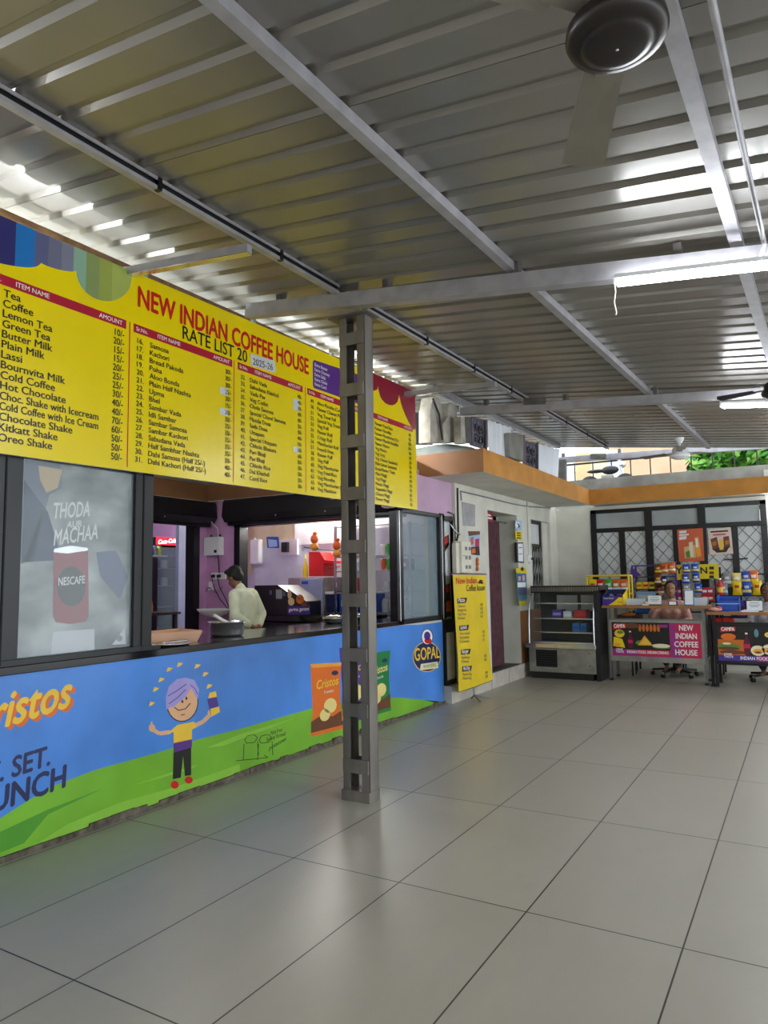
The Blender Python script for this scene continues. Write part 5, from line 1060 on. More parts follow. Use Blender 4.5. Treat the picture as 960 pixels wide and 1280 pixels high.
# ------------------------------------------------------------------ sales tables
def sales_table(x0, x1, yf, top, legs, label, panel_z, kind):
    r = root('sales_table', ((x0+x1)/2, yf+0.3, 0), label, 'table', 'sales tables along the back')
    part('table_top', MB().box(x0-0.06, x1+0.09, yf-0.06, yf+0.46, top-0.035, top, 'plywood').box(x0-0.06, x1+0.09, yf-0.065, yf-0.06, top-0.037, top+0.001, 'dado'), r, bevel=0.004)
    for x in (x0+0.015, x1-0.015):
        for yy in (yf+0.015, yf+0.42): part('leg', MB().box(x-0.018, x+0.018, yy-0.018, yy+0.018, 0, top-0.035, legs).box(x-0.022, x+0.022, yy-0.022, yy+0.022, 0, 0.03, 'black_plastic'), r)
    m = MB()
    for z in (panel_z[0]-0.05, panel_z[1]+0.02, ): m.box(x0+0.03, x1-0.03, yf, yf+0.03, z, z+0.03, legs)
    for x in (x0, x1-0.03): m.box(x, x+0.03, yf+0.03, yf+0.42, 0.3, 0.33, legs)
    part('frame', m, r)
    part('back_shelf', MB().box(x0+0.03, x1-0.03, yf+0.1, yf+0.42, panel_z[0]+0.02, panel_z[0]+0.04, 'dark_wood'), r)
    m = MB(); za, zb2 = panel_z; m.box(x0+0.02, x1-0.02, yf-0.01, yf, za-0.07 if kind == 1 else za-0.015, zb2+0.03, 'steel_dull' if kind == 1 else 'pole_black'); part('panel_board', m, r)
    m = MB(); yp = yf-0.011; a = x0+0.05; w = x1-x0-0.1; h = zb2-za
    U = lambda u, v, lv=0: V((a+w*u, yp-0.0008*lv, za+h*v))
    def blob(u, v, ru, rv, c, lv, n=14, ph=0): m.ngon([U(u+ru*math.cos(2*math.pi*k/n+ph), v+rv*math.sin(2*math.pi*k/n+ph), lv) for k in range(n)], c)
    def q(u0, v0, u1, v1, c, lv): m.ngon([U(u0, v0, lv), U(u1, v0, lv), U(u1, v1, lv), U(u0, v1, lv)], c)
    m.prism([U(0, 0), U(1, 0), U(1, 1), U(0, 1)], (0, 0.001, 0), 'black')
    def Tx(s, u, v, hh, c, lv=6, ww=None, **k): m.text(s, U(u, v, lv), X, Z, hh, c, width=ww*w if ww else None, bold=0.025, **k)
    def bottle(u, v, hh, c, lab):
        m.ngon([U(u-.028, v, 4), U(u+.028, v, 4), U(u+.03, v+hh*.5, 4), U(u+.024, v+hh*.68, 4), U(u+.011, v+hh*.85, 4), U(u+.011, v+hh, 4), U(u-.011, v+hh, 4), U(u-.011, v+hh*.85, 4), U(u-.024, v+hh*.68, 4), U(u-.03, v+hh*.5, 4)], c); q(u-.028, v+hh*.3, u+.028, v+hh*.5, lab, 5); q(u-.012, v+hh*.97, u+.012, v+hh*1.05, 'white', 5)
    if kind == 1:
        q(0, 0, 0.66, 0.2, 'magenta', 1); q(0.3, 0.02, 0.66, 0.2, 'pinkred', 2); q(0.66, 0, 1, 1, 'pinkred', 1); m.ngon([U(0.66, 0, 2), U(0.78, 0, 2), U(0.72, 1, 2), U(0.66, 1, 2)], 'magenta')
        m.ngon([U(0.02, 0.77, 5), U(0.17, 0.84, 5), U(0.17, 0.97, 5), U(0.02, 0.95, 5)], 'red'); Tx('CAMPA', 0.03, 0.83, 0.05, 'white', 6, 0.13)
        blob(0.09, 0.66, 0.06, 0.12, 'gold', 2); blob(0.1, 0.7, 0.04, 0.05, 'salad', 3); m.ngon([U(0.01, 0.28, 3), U(0.15, 0.24, 3), U(0.12, 0.5, 3), U(0.02, 0.56, 3)], 'yellow'); blob(0.06, 0.32, 0.04, 0.06, 'orange2', 4)
        m.ngon([U(0.3, 0.33, 3), U(0.47, 0.33, 3), U(0.38, 0.62, 3)], 'orange2'); m.ngon([U(0.33, 0.36, 4), U(0.45, 0.36, 4), U(0.39, 0.55, 4)], 'gold'); blob(0.36, 0.4, 0.09, 0.08, 'salad', 2)
        for k in range(6): blob(0.33+k*0.042, 0.84, 0.017, 0.11, 'foodorange', 2)
        blob(0.24, 0.9, 0.09, 0.08, 'brownp', 2); blob(0.56, 0.33, 0.1, 0.06, 'cream', 3, 14); blob(0.57, 0.29, 0.11, 0.05, 'salad', 2); bottle(0.215, 0.24, 0.48, 'cola', 'pinkred')
        m.ngon([U(0.54, 0.86, 5), U(0.64, 0.86, 5), U(0.65, 0.95, 5), U(0.55, 0.95, 5)], 'magenta')
        Tx('INDIAN FOOD, INDIAN DRINKS', 0.17, 0.09, 0.035, 'white', 6, 0.47); Tx('CRISP', 0.04, 0.16, 0.025, 'white', 6); Tx('TASTE', 0.04, 0.09, 0.025, 'white', 6)
        for i, s in enumerate(('NEW', 'INDIAN', 'COFFEE', 'HOUSE')): Tx(s, 0.845-0.004*i, 0.79-0.235*i, 0.068, 'white', 6, (0.15, 0.225, 0.255, 0.235)[i], align='C')
    else:
        q(0, 0, 1, 0.17, 'bagpurple', 1); q(0.35, 0, 1, 0.17, 'magenta', 2); q(0, 0.17, 0.25, 0.62, 'foodorange', 1)
        m.ngon([U(0.03, 0.83, 5), U(0.17, 0.88, 5), U(0.17, 0.99, 5), U(0.03, 0.97, 5)], 'red'); Tx('CAMPA', 0.04, 0.87, 0.045, 'white', 6, 0.12)
        blob(0.1, 0.7, 0.07, 0.1, 'orange', 2); blob(0.1, 0.42, 0.11, 0.08, 'salad', 2); blob(0.1, 0.36, 0.1, 0.05, 'brownp', 3); blob(0.08, 0.5, 0.04, 0.03, 'cream', 4); blob(0.13, 0.25, 0.12, 0.06, 'brownp', 2)
        bottle(0.265, 0.2, 0.6, 'cola', 'pinkred'); blob(0.355, 0.82, 0.02, 0.12, 'teal', 3)
        for u, v in ((0.36, 0.32), (0.46, 0.36), (0.6, 0.34), (0.72, 0.38)): blob(u, v, 0.065, 0.15, 'cream', 3); blob(u, v-0.02, 0.045, 0.07, 'orange2', 4); blob(u, v-0.05, 0.03, 0.03, 'brownp', 5)
        for u, v in ((0.46, 0.78), (0.5, 0.86), (0.54, 0.78), (0.5, 0.7), (0.58, 0.86), (0.6, 0.74), (0.66, 0.8)): blob(u, v, 0.034, 0.075, 'chipyellow', 3); blob(u-0.005, v+0.01, 0.016, 0.035, 'gold', 4)
        Tx('INDIAN FOOD, INDIAN DRINKS', 0.2, 0.05, 0.038, 'white', 6, 0.55); Tx('CRISP', 0.05, 0.16, 0.025, 'white', 6); Tx('TASTE', 0.05, 0.09, 0.025, 'white', 6)
    part('printed_panel', m, r, 'dark food advert panel')
    return r
sales_table(1.22, 2.43, 8.22, 1.0, 'chrome_tube', 'first sales table with the magenta and black advert, beside the glass case', (0.33, 0.775), 1)
sales_table(2.53, 3.85, 8.13, 0.93, 'pole_black', 'second sales table with the dark burger advert, at the right edge', (0.33, 0.75), 2)
for i, (x, yy) in enumerate(((2.49, 8.2), (2.492, 8.3))): tag(MB().box(x-0.012, x+0.012, yy-0.012, yy+0.012, 0, 0.89, 'pole_black').box(x-0.03, x+0.03, yy-0.03, yy+0.03, 0, 0.012, 'black_plastic').build('steel_post'), ('thin dark post in the gap between the two sales tables', 'second dark post just behind, between the two sales tables')[i], 'post')

# office chairs behind the tables
def office_chair(x, y, rz, seat, label):
    r = root('office_chair', (0, 0, 0), label, 'chair', 'office chairs behind the sales tables')
    for k in range(5):
        t = k*2*math.pi/5; d = V((math.cos(t), math.sin(t), 0)); a = MB().bar(d*0.03+V((0, 0, 0.1)), d*0.3+V((0, 0, 0.075)), 0.04, 0.028, 'black_plastic'); arm = part('base_arm', a, r)
        c = d*0.3; w = MB(); n_ = V((-d.y, d.x, 0))
        for s_ in (-1, 1): w.lathe(c+n_*(0.014*s_)+V((0, 0, 0.027))-n_*0.008, [(0.0, 0), (0.027, 0.001), (0.027, 0.015), (0, 0.016)], 'black_plastic', 16, n_)
        w.tube([c+V((0, 0, 0.027)), c+V((0, 0, 0.075))], 0.008, 'steel'); o = w.build('caster', arm)
    part('gas_column', MB().tube([(0, 0, 0.08), (0, 0, 0.3)], 0.028, 'black_plastic', 14).tube([(0, 0, 0.3), (0, 0, seat-0.07)], 0.016, 'chrome_tube', 12), r)
    part('seat', MB().box(-0.23, 0.23, -0.2, 0.26, seat-0.07, seat-0.02, 'black_plastic'), r, bevel=0.02)
    part('backrest', MB().box(-0.21, 0.21, -0.24, -0.2, seat+0.12, seat+0.52, 'black_plastic').box(-0.03, 0.03, -0.245, -0.22, seat-0.06, seat+0.2, 'black_plastic'), r, bevel=0.015)
    r.location = (x, y, 0); r.rotation_euler = (0, 0, rz); return r
office_chair(1.93, 8.98, math.radians(176), 0.43, 'black office chair under the woman in pink, star base visible below the first table')
office_chair(3.13, 8.97, math.radians(150), 0.39, 'black office chair under the woman with glasses, behind the second table')

# ------------------------------------------------------------------ things on and behind the sales tables
T1, T2 = 1.0, 0.93
r = root('snack_display_box', (1.26, 8.35, T1), 'blue and yellow open sloping display box at the left end of the first table', 'display box')
xa, xb = 1.165, 1.44
m = MB(); m.prism([(xa, 8.2, T1), (xa, 8.5, T1), (xa, 8.5, T1+0.21), (xa, 8.2, T1+0.12)], (0.012, 0, 0), 'navy'); m.prism([(xb, 8.2, T1), (xb, 8.5, T1), (xb, 8.5, T1+0.21), (xb, 8.2, T1+0.12)], (-0.012, 0, 0), 'yellow'); m.box(xa, xb, 8.49, 8.5, T1, T1+0.21, 'navy'); m.box(xa, xb, 8.2, 8.5, T1, T1+0.008, 'navy'); part('box_shell', m, r)
m = MB(); m.box(xa, xb, 8.196, 8.204, T1, T1+0.12, 'bagpurple'); m.ngon([(xa+0.08, 8.195, T1+0.003), (xb-0.004, 8.195, T1+0.003), (xb-0.004, 8.195, T1+0.105), (xa+0.22, 8.195, T1+0.105), (xa+0.15, 8.195, T1+0.045)], 'yellow'); m.text('Masala Munch', (xa+0.02, 8.194, T1+0.085), X, Z, 0.018, 'white', width=0.13, bold=0.02); m.text('Tasty', (xa+0.2, 8.194, T1+0.035), X, Z, 0.022, 'red', bold=0.02); part('front_flap', m, r)
part('packets', MB().box(xa+0.02, xb-0.02, 8.22, 8.48, T1+0.01, T1+0.1, 'cola').ell((xa+0.08, 8.35, T1+0.1), (0.05, 0.08, 0.05), 'slate1', 12, 8).ell((xa+0.2, 8.35, T1+0.1), (0.06, 0.08, 0.05), 'cola', 12, 8), r)
m = MB(); open_tray(m, [(1.47, 8.22), (1.68, 8.22), (1.68, 8.45), (1.47, 8.45)], T1, 0.085, 0.06, 0.03, 'clear_plastic'); tag(m.build('plastic_tub'), 'white translucent tub beside the blue and yellow box', 'tub')
tag(MB().box(1.68, 1.76, 8.2, 8.3, T1, T1+0.02, 'white_plastic').ell((1.72, 8.25, T1+0.035), (0.035, 0.04, 0.02), 'tan', 12, 8).build('snack_dish'), 'little white dish with a tan snack on the first table', 'dish')
def card_holder(x, y, z, w, h, label):
    r = root('card_holder', (x, y, z), label, 'card holder', 'white table cards'); part('card', MB().prism([(x-w/2, y, z+0.012), (x+w/2, y, z+0.012), (x+w/2, y+0.03, z+h), (x-w/2, y+0.03, z+h)], (0, 0.006, 0), 'paper'), r)
    part('base', MB().box(x-w/2-0.005, x+w/2+0.005, y-0.02, y+0.06, z, z+0.014, 'black_plastic'), r)
    m = MB(); a = y-0.001
    for k, (ww, zz) in enumerate(((0.6, 0.8), (0.7, 0.6), (0.5, 0.45))): m.box(x-w*ww/2, x+w*ww/2, a+0.03*zz-0.003, a+0.03*zz, z+h*zz, z+h*zz+0.006, 'salad' if k == 0 else 'slate1')
    part('print', m, r)
c = hy(818, 750, 8.25); card_holder(c.x, 8.25, T1, 0.165, 0.125, 'white card in a black holder in front of the woman in pink')
c = hy(943, 757, 8.2); card_holder(c.x, 8.2, T2, 0.17, 0.13, 'white card in a black holder in front of the woman with glasses')
c = hy(841, 752, 8.22); r = root('payment_terminal', (c.x, 8.22, T1), 'small white card terminal with a blue rim on the first table', 'card terminal')
part('body', MB().box(c.x-0.055, c.x+0.055, 8.2, 8.26, T1, T1+0.06, 'navy'), r, bevel=0.012); part('screen', MB().box(c.x-0.042, c.x+0.042, 8.196, 8.2, T1+0.01, T1+0.052, 'white'), r)
c = hy(862, 752, 8.25); r = root('payment_stand', (c.x, 8.25, T1), 'blue edged white payment stand leaning on the first table', 'stand')
part('board', MB().prism([(c.x-0.06, 8.2, T1), (c.x+0.06, 8.2, T1), (c.x+0.055, 8.26, T1+0.2), (c.x-0.065, 8.26, T1+0.2)], (0, 0.008, 0), 'bandblue'), r); part('face', MB().prism([(c.x-0.048, 8.202, T1+0.015), (c.x+0.048, 8.202, T1+0.015), (c.x+0.044, 8.2545, T1+0.19), (c.x-0.052, 8.2545, T1+0.19)], (0, -0.003, 0), 'white'), r); part('prop', MB().bar((c.x, 8.33, T1), (c.x, 8.262, T1+0.13), 0.06, 0.006, 'bandblue', up=(1, 0, 0)), r)
m = MB(); open_tray(m, [(2.31, 8.25), (2.47, 8.25), (2.47, 8.45), (2.31, 8.45)], T1, 0.1, 0.05, 0.04, 'clear_plastic'); tag(m.build('plastic_tub'), 'clear plastic tub at the right end of the first table', 'tub')
r = root('file_tray', (2.7, 8.4, T2), 'bright blue plastic tray at the left end of the second table', 'tray')
m = MB(); m.box(2.58, 2.83, 8.26, 8.27, T2, T2+0.13, 'packblue'); m.box(2.58, 2.83, 8.54, 8.55, T2, T2+0.18, 'packblue'); m.box(2.58, 2.83, 8.26, 8.55, T2, T2+0.008, 'packblue')
m.prism([(2.58, 8.26, T2), (2.58, 8.55, T2), (2.58, 8.55, T2+0.21), (2.58, 8.26, T2+0.17)], (0.01, 0, 0), 'packblue'); m.prism([(2.83, 8.26, T2), (2.83, 8.55, T2), (2.83, 8.55, T2+0.17), (2.83, 8.26, T2+0.12)], (-0.01, 0, 0), 'packblue'); part('tray_body', m, r); part('rim', MB().box(2.57, 2.84, 8.252, 8.262, T2+0.09, T2+0.1, 'lightblue'), r)
tag(MB().box(2.86, 3.05, 8.12, 8.3, T2, T2+0.012, 'paper').box(2.88, 3.06, 8.15, 8.33, T2+0.012, T2+0.02, 'packlight').build('paper_stack'), 'small stack of papers on the second table beside the blue tray', 'papers')
tag(MB().ell((2.56, 8.2, T2+0.028), (0.085, 0.06, 0.028), 'pink_cloth', 16, 10).ell((2.6, 8.2, T2+0.045), (0.05, 0.045, 0.02), 'pinkred', 14, 8).build('folded_cloth'), 'folded pink cloth on the corner of the second table', 'cloth')

def packet(w, h, d, body, band, logo):
    """pillow shaped snack packet standing on z = 0, centred, facing -Y"""
    m = MB(); NU, NV = 8, 10; vs = []; fs = []; mt = []
    for s in (-1, 1):
        for j in range(NV+1):
            v = j/NV; wv = w*(1-0.12*math.sin(math.pi*v)); pf = math.sin(math.pi*min(1, max(0, (v-0.06)/0.88)))**0.6 if 0.06 < v < 0.94 else 0
            for i in range(NU+1):
                u = i/NU; vs.append((wv*(u-0.5), s*(0.0015+d/2*pf*math.sin(math.pi*u)**0.6 if 0 < u < 1 else 0.0015*s), h*v))
    n = (NU+1)*(NV+1)
    for s in (0, 1):
        for j in range(NV):
            for i in range(NU):
                a = s*n+j*(NU+1)+i; q = (a, a+1, a+NU+2, a+NU+1); q = q if s == 0 else q[::-1]
                c = body
                if s == 0 and j in (2, 3): c = band
                if s == 0 and j in (5, 6) and 2 <= i <= 5: c = logo
                m.add([vs[k] for k in q], [(0, 1, 2, 3)], c, True)
    return m
PK = {}
def put_packet(x, y, z, spec, label, group, h=0.19, w=0.13, rz=0.0, lean=0.0):
    k = (spec, h, w); 
    if k not in PK:
        r = root('snack_packet', (0, 0, 0), label, 'snack packet', group); o = part('packet_film', packet(w, h, 0.05, *spec), r); PK[k] = r
        part('seal', MB().box(-w*0.49, w*0.49, -0.003, 0.003, h-0.012, h, spec[0]), r)
    else: r = copy_tree(PK[k], (0, 0, 0), label)
    r['group'] = group; r.location = (x, y, z); r.rotation_euler = (lean, 0, rz); return r
# yellow wire rack of crisp packets, left
r = root('snack_rack', (1.1, 8.75, 0), 'yellow wire snack rack behind the glass display case', 'rack')
ra, rb = hy(734, 722, 8.75).x, hy(786, 722, 8.75).x
m = MB()
for x in (ra, rb): m.tube([(x, 8.72, 0.9), (x, 8.72, 1.4)], 0.012, 'yellow'); m.tube([(x, 8.95, 0.9), (x, 8.95, 1.4)], 0.012, 'yellow'); m.tube([(x, 8.72, 0), (x, 8.72, 0.9)], 0.012, 'pole_black'); m.tube([(x, 8.95, 0), (x, 8.95, 0.9)], 0.012, 'pole_black'); m.tube([(x, 8.72, 1.4), (x, 8.95, 1.4)], 0.012, 'yellow')  # legs turn black low down, in place of the shade under the tables
for yy in (8.72, 8.95): m.tube([(ra, yy, 1.4), (rb, yy, 1.4)], 0.014, 'yellow')
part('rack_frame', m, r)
for z in (0.8, 1.15): part('wire_shelf', MB().box(ra, rb, 8.72, 8.95, z-0.012, z, 'yellow'), r)
for i, (sp, nm) in enumerate(((('yellow', 'gold', 'pinkred'), 'yellow'), (('red', 'white', 'white'), 'red'), (('packgreen', 'white', 'packlight'), 'green'), (('foodorange', 'packlight', 'white'), 'brown orange'), (('orange', 'white', 'packlight'), 'bright orange'))):
    put_packet(ra+0.075+i*(rb-ra-0.15)/4, 8.76, 1.151, sp, nm+' crisp packet standing on the yellow wire rack', 'crisp packets on the yellow rack', 0.2, 0.14)
for i, (sp, nm) in enumerate((('red', 'white', 'white'), ('yellow', 'gold', 'pinkred'), ('packgreen', 'white', 'packlight'), ('packorange', 'gold', 'white')) and ()): pass
# purple-blue rack
r = root('snack_rack', (1.7, 9.35, 0), 'purple framed snack rack left of the woman in pink', 'rack')
ra, rb = hy(791, 712, 9.35).x, hy(845, 712, 9.35).x; m = MB()
for x in (ra, rb): m.box(x-0.012, x+0.012, 9.3, 9.33, 0.8, 1.55, 'bagpurple'); m.box(x-0.012, x+0.012, 9.55, 9.58, 0.8, 1.55, 'bagpurple'); m.box(x-0.012, x+0.012, 9.3, 9.33, 0, 0.8, 'pole_black'); m.box(x-0.012, x+0.012, 9.55, 9.58, 0, 0.8, 'pole_black')  # lower legs coloured black for the darkness below table height
m.box(ra, rb, 9.3, 9.32, 1.53, 1.55, 'bagpurple'); part('rack_frame', m, r)
for z in (0.85, 1.02, 1.2, 1.38): part('rack_shelf', MB().box(ra, rb, 9.3, 9.57, z-0.015, z, 'navy'), r)
m = MB(); m.prism([(ra-0.02, 9.29, 1.36), (ra+0.13, 9.29, 1.4), (ra+0.02, 9.29, 1.5), (ra-0.02, 9.29, 1.52)], (0, 0.006, 0), 'bagpurple'); part('header_card', m, r)
for i in range(6): carton_box('biscuit_box', ra+0.05+i*0.09, ra+0.13+i*0.09, 9.31, 9.5, 1.201, 1.3, ('yellow', 'gold')[i % 2], ('foodorange', 'red', 'brownp')[i % 3], ('yellow biscuit box in the row on the purple rack', 'golden biscuit box in the row on the purple rack')[i % 2], 'box', ('yellow biscuit boxes on the purple rack', 'golden biscuit boxes on the purple rack')[i % 2])
carton_box('tissue_box', ra+0.04, ra+0.3, 9.31, 9.5, 1.021, 1.16, 'lightblue', 'packlight', 'light blue box on the purple rack under the yellow boxes')
carton_box('tissue_box', ra+0.04, ra+0.36, 9.31, 9.5, 0.851, 0.99, 'bandblue', 'packblue', 'dark blue box on the lowest shelf of the purple rack')
k = 0
for i, (px, py, sp, nm) in enumerate(((823, 718, ('brownp', 'gold', 'orange2'), 'upper left'), (831, 717, ('foodorange', 'cream', 'red'), 'upper middle'), (840, 716, ('posterorange', 'cream', 'gold'), 'upper right'), (823, 731, ('brownp', 'cream', 'orange2'), 'lower left'), (831, 733, ('navy', 'gold', 'white'), 'lower middle'), (825, 744, ('darkbrown', 'cream', 'pinkred'), 'lowest'))):
    p = hy(px, py, 9.25); put_packet(p.x, 9.25, p.z-0.0, sp, f'{nm} hanging snack packet beside the head of the woman in pink', 'hanging snack packets on the purple rack', 0.15, 0.11)
tag(MB().tube([(hy(818, 708, 9.27).x, 9.27, hy(818, 708, 9.27).z+0.04), (hy(846, 706, 9.27).x, 9.27, hy(846, 706, 9.27).z+0.04)], 0.006, 'steel').build('hanging_bar'), 'thin steel bar carrying the hanging snack packets', 'bar')
# yellow sign stand with blue and white packets clipped in front
a, b, c, d = hy(844.5, 706, 9.4), hy(898, 705, 9.4), hy(898, 723, 9.4), hy(845, 725, 9.4)
r = root('sign_stand', ((a.x+b.x)/2, 9.42, 0), 'yellow sign board on a rack, hung with blue and white packets', 'sign')
m = MB(); m.prism([a, b, c, d], (0, 0.012, 0), 'signyellow')
for s_, px in (('Y', 849), ('N', 880)): p = hy(px, 717, 9.398); m.text(s_, p, X, Z, 0.09, 'black', align='C', bold=0.03)
for py, cc in ((710, 'black'), (716, 'brownp'), (721, 'black')): p = hy(889.5, py, 9.398); m.box(p.x-0.03, p.x+0.03, 9.396, 9.399, p.z-0.02, p.z+0.02, cc)
part('sign_face', m, r); m = MB()
for x in (a.x+0.06, b.x-0.06): m.tube([(x, 9.43, 0), (x, 9.43, c.z+0.1)], 0.012, 'pole_black')
m.box(a.x+0.04, b.x-0.04, 9.4, 9.6, 0.85, 0.865, 'pole_black'); m.box(a.x+0.04, b.x-0.04, 9.4, 9.6, 1.0, 1.012, 'pole_black'); part('rack_frame', m, r)
spW = ('packblue', 'chipyellow', 'packlight'); spB = ('packblue', 'packlight', 'white')
for px, py, sp, nm in ((858, 716.5, spW, 'top left'), (869, 716, spW, 'top right'), (857.5, 729, spB, 'middle left'), (870, 728, spW, 'middle right'), (873, 741, spW, 'lowest')):
    p = hy(px, py, 9.34); put_packet(p.x, 9.35, p.z, sp, f'{nm} blue and white packet hanging on the yellow sign', 'blue and white packets on the yellow sign', 0.13, 0.105)
p = hy(858, 741, 9.34); put_packet(p.x, 9.37, p.z, ('grey', 'chipyellow', 'packlight'), 'silver packet below the left blue packets on the yellow sign', 'blue and white packets on the yellow sign', 0.14, 0.12)
for i, px in enumerate((850.5, 857, 881, 888)):
    for j in range(2):
        q = hy(px, 742, 9.44); carton_box('drink_carton', q.x-0.035, q.x+0.035, 9.44, 9.58, 1.013+0.1*j, 1.11+0.1*j, ('red', 'pinkred')[j], 'white', ('%s red carton %s the blue packets under the yellow sign' % (('lower', 'upper')[j], ('far left of', 'just left of', 'just right of', 'far right of')[i])), 'carton', 'red cartons under the yellow sign')
# right hand rack
ra, rb = hy(899, 740, 9.4).x, hy(960, 740, 9.4).x+0.25
r = root('snack_rack', ((ra+rb)/2, 9.5, 0), 'dark snack rack behind the second table, full of pouches', 'rack')
zs = hy(920, 744, 9.4).z; m = MB()
for x in (ra, rb): m.box(x-0.012, x+0.012, 9.65, 9.68, 0, 1.5, 'pole_black'); m.box(x-0.012, x+0.012, 9.35, 9.38, 0, zs, 'pole_black')
m.box(ra, rb, 9.66, 9.68, 1.38, 1.4, 'pole_black'); part('rack_frame', m, r)
for z in (0.8, zs): part('rack_shelf', MB().box(ra, rb, 9.33, 9.68, z-0.014, z, 'pole_black'), r)
tall = [(904.5, ('grey', 'packlight', 'stickergrey'), 0.17, 'silver grey', 9.47, 0.0), (922, ('yellow', 'gold', 'red'), 0.2, 'left yellow', 9.4, 0), (934, ('packblue', 'chipyellow', 'packlight'), 0.19, 'blue and cream', 9.4, 0), (947, ('yellow', 'gold', 'red'), 0.2, 'right yellow', 9.4, 0), (922, ('chipyellow', 'packblue', 'white'), 0.18, 'cream', 9.57, 0.13), (934, ('packblue', 'chipyellow', 'packlight'), 0.18, 'cream topped blue', 9.57, 0.15), (943.5, ('packorange', 'gold', 'white'), 0.2, 'orange', 9.57, 0.14), (910, ('grey', 'white', 'stickergrey'), 0.2, 'pale silver', 9.57, 0.12)]
for px, sp, h, nm, yy, dz in tall:
    q = hy(px, 744, yy); put_packet(q.x, yy, zs+0.001+dz, sp, f'{nm} snack pouch on the dark rack behind the second table', 'pouches on the dark rack', h, 0.125)
part('riser', MB().box(ra+0.02, rb-0.02, 9.51, 9.64, zs, zs+0.11, 'pole_black'), r)
q = hy(900.5, 744, 9.43); r = root('drink_bottle', (q.x, 9.43, zs), 'tall red bottle at the left end of the dark rack', 'bottle'); part('bottle_body', MB().lathe((q.x, 9.43, zs), [(0.035, 0), (0.038, 0.01), (0.038, 0.14), (0.03, 0.17), (0.014, 0.2), (0.014, 0.22)], 'red', 18), r); part('bottle_cap', MB().lathe((q.x, 9.43, zs+0.22), [(0.017, 0), (0.017, 0.02), (0, 0.02)], 'white', 16), r); part('bottle_label', MB().lathe((q.x, 9.43, zs+0.04), [(0.0385, 0), (0.0385, 0.07)], 'gold', 18), r)
for i, px in enumerate((917, 926, 935)): q = hy(px, 757, 9.36); carton_box('chocolate_box', q.x-0.045, q.x+0.045, 9.36, 9.5, 0.801, min(1.03, zs-0.02), ('navy', 'bagpurple', 'navy')[i], 'cola', ('left', 'middle', 'right')[i]+' dark purple box under the pouches on the dark rack', 'box', 'dark purple boxes on the dark rack')
for i, px in enumerate((898, 912)): q = hy(px, 768, 8.6); carton_box('drink_carton', q.x-0.06, q.x+0.06, 8.3, 8.5, 0.372, 0.86-0.02, 'red', 'maroon', ('left', 'right')[i]+' red carton under the top of the second table', 'carton')
q = hy(785, 768, 8.5); tag(MB().box(1.3, 1.6, 8.4, 8.65, 0.372, 0.86, 'dark_wood').ell((1.45, 8.42, 0.87), (0.1, 0.05, 0.025), 'foodorange', 12, 8).build('wooden_crate'), 'dark brown crate with orange packets under the first table', 'crate')

# ------------------------------------------------------------------ upper terrace and what is seen beyond
LT = 2.78
structure('terrace_slab', MB().box(-6, 0.67, 5.95, 9.6, 2.73, 2.779, 'concrete')) if False else None
mb = MB(); mb.box(0.0, 7.0, 10.1, 10.25, 2.77, 3.0, 'concrete'); mb.box(-6, 0.0, 10.1, 10.25, 2.77, 3.0, 'concrete'); structure('parapet_back', mb)
structure('upper_ground', MB().box(-12, 12, 10.25, 40, 2.7, 2.8, 'concrete').box(-12, -0.9, 5.9, 10.25, 2.6, 2.75, 'concrete'))
# tarp heap on the ledge corner
m = MB(); NX, NY = 22, 14; vs = []
for j in range(NY+1):
    for i in range(NX+1):
        u, v = i/NX, j/NY; x = -0.86+1.5*u; y_ = 5.32+0.9*v
        h = 0.16*math.sin(math.pi*min(1, u*1.05))**0.7*math.sin(math.pi*(0.12+0.88*v))**0.7+0.012*math.sin(9*u+5*v)+0.008*math.sin(17*u-11*v)
        if i in (0, NX) or j in (0, NY): h = 0
        vs.append((x, y_, LT+0.002+max(0, h)))
m.add(vs, [(j*(NX+1)+i, j*(NX+1)+i+1, (j+1)*(NX+1)+i+1, (j+1)*(NX+1)+i) for j in range(NY) for i in range(NX)], 'tarp', True)
tag(m.build('tarpaulin'), 'grey tarpaulin heaped on the corner of the orange ledge', 'tarpaulin')
def pillar(q, x, d, mt, label, name='broken_pillar', group='broken pillars on the ledge'):
    r = MB(); pts = [hx(a, b, x) for a, b in q]; r.prism(pts, (-d, 0, 0), mt); o = r.build(name, bevel=0.008); o.modifiers['bevel'].segments = 1; return tag(o, label, 'pillar', group)
pillar([(538, 553), (553, 553), (552, 530), (553, 512), (549, 497), (541, 496), (538, 515)], 0.2, 0.14, 'concrete_light', 'pale chipped pillar nearest the menu board on the ledge')
pillar([(555, 553), (572, 553), (571, 520), (570, 508), (566, 503), (562, 505), (560, 520), (554, 530)], 0.26, 0.14, 'concrete_light', 'chipped pillar supporting the end of the second cross beam')
m = MB(); m.prism([hx(a, b, 0.1) for a, b in [(553, 506), (574, 507), (574, 513), (566, 510), (560, 540), (553, 552), (551, 524)]], (-0.03, 0, 0), 'tarp'); tag(m.build('torn_sheet'), 'torn grey sheet draped between the two chipped pillars', 'sheet')
tag(MB().tube([hx(541, 498, 0.22), hx(549, 518, 0.23), hx(553, 550, 0.24)], 0.012, 'cable').build('hanging_cable'), 'black cable hanging down the pale chipped pillar', 'cable')
pillar([(636, 541), (654, 543), (655, 577), (637, 571)], 0.4, 0.12, 'concrete', 'square grey pillar between the two iron grilles on the terrace', 'terrace_pillar', None)
pillar([(576, 521), (581, 521), (582, 555), (576, 554)], 0.4, 0.08, 'concrete_light', 'thin pale post left of the first iron grille', 'terrace_pillar', None)
pillar([(582, 521), (589, 521), (589, 554), (582, 554)], 0.38, 0.06, 'galvanised_dark', 'thin grey metal post left of the first iron grille', 'terrace_pillar', None)
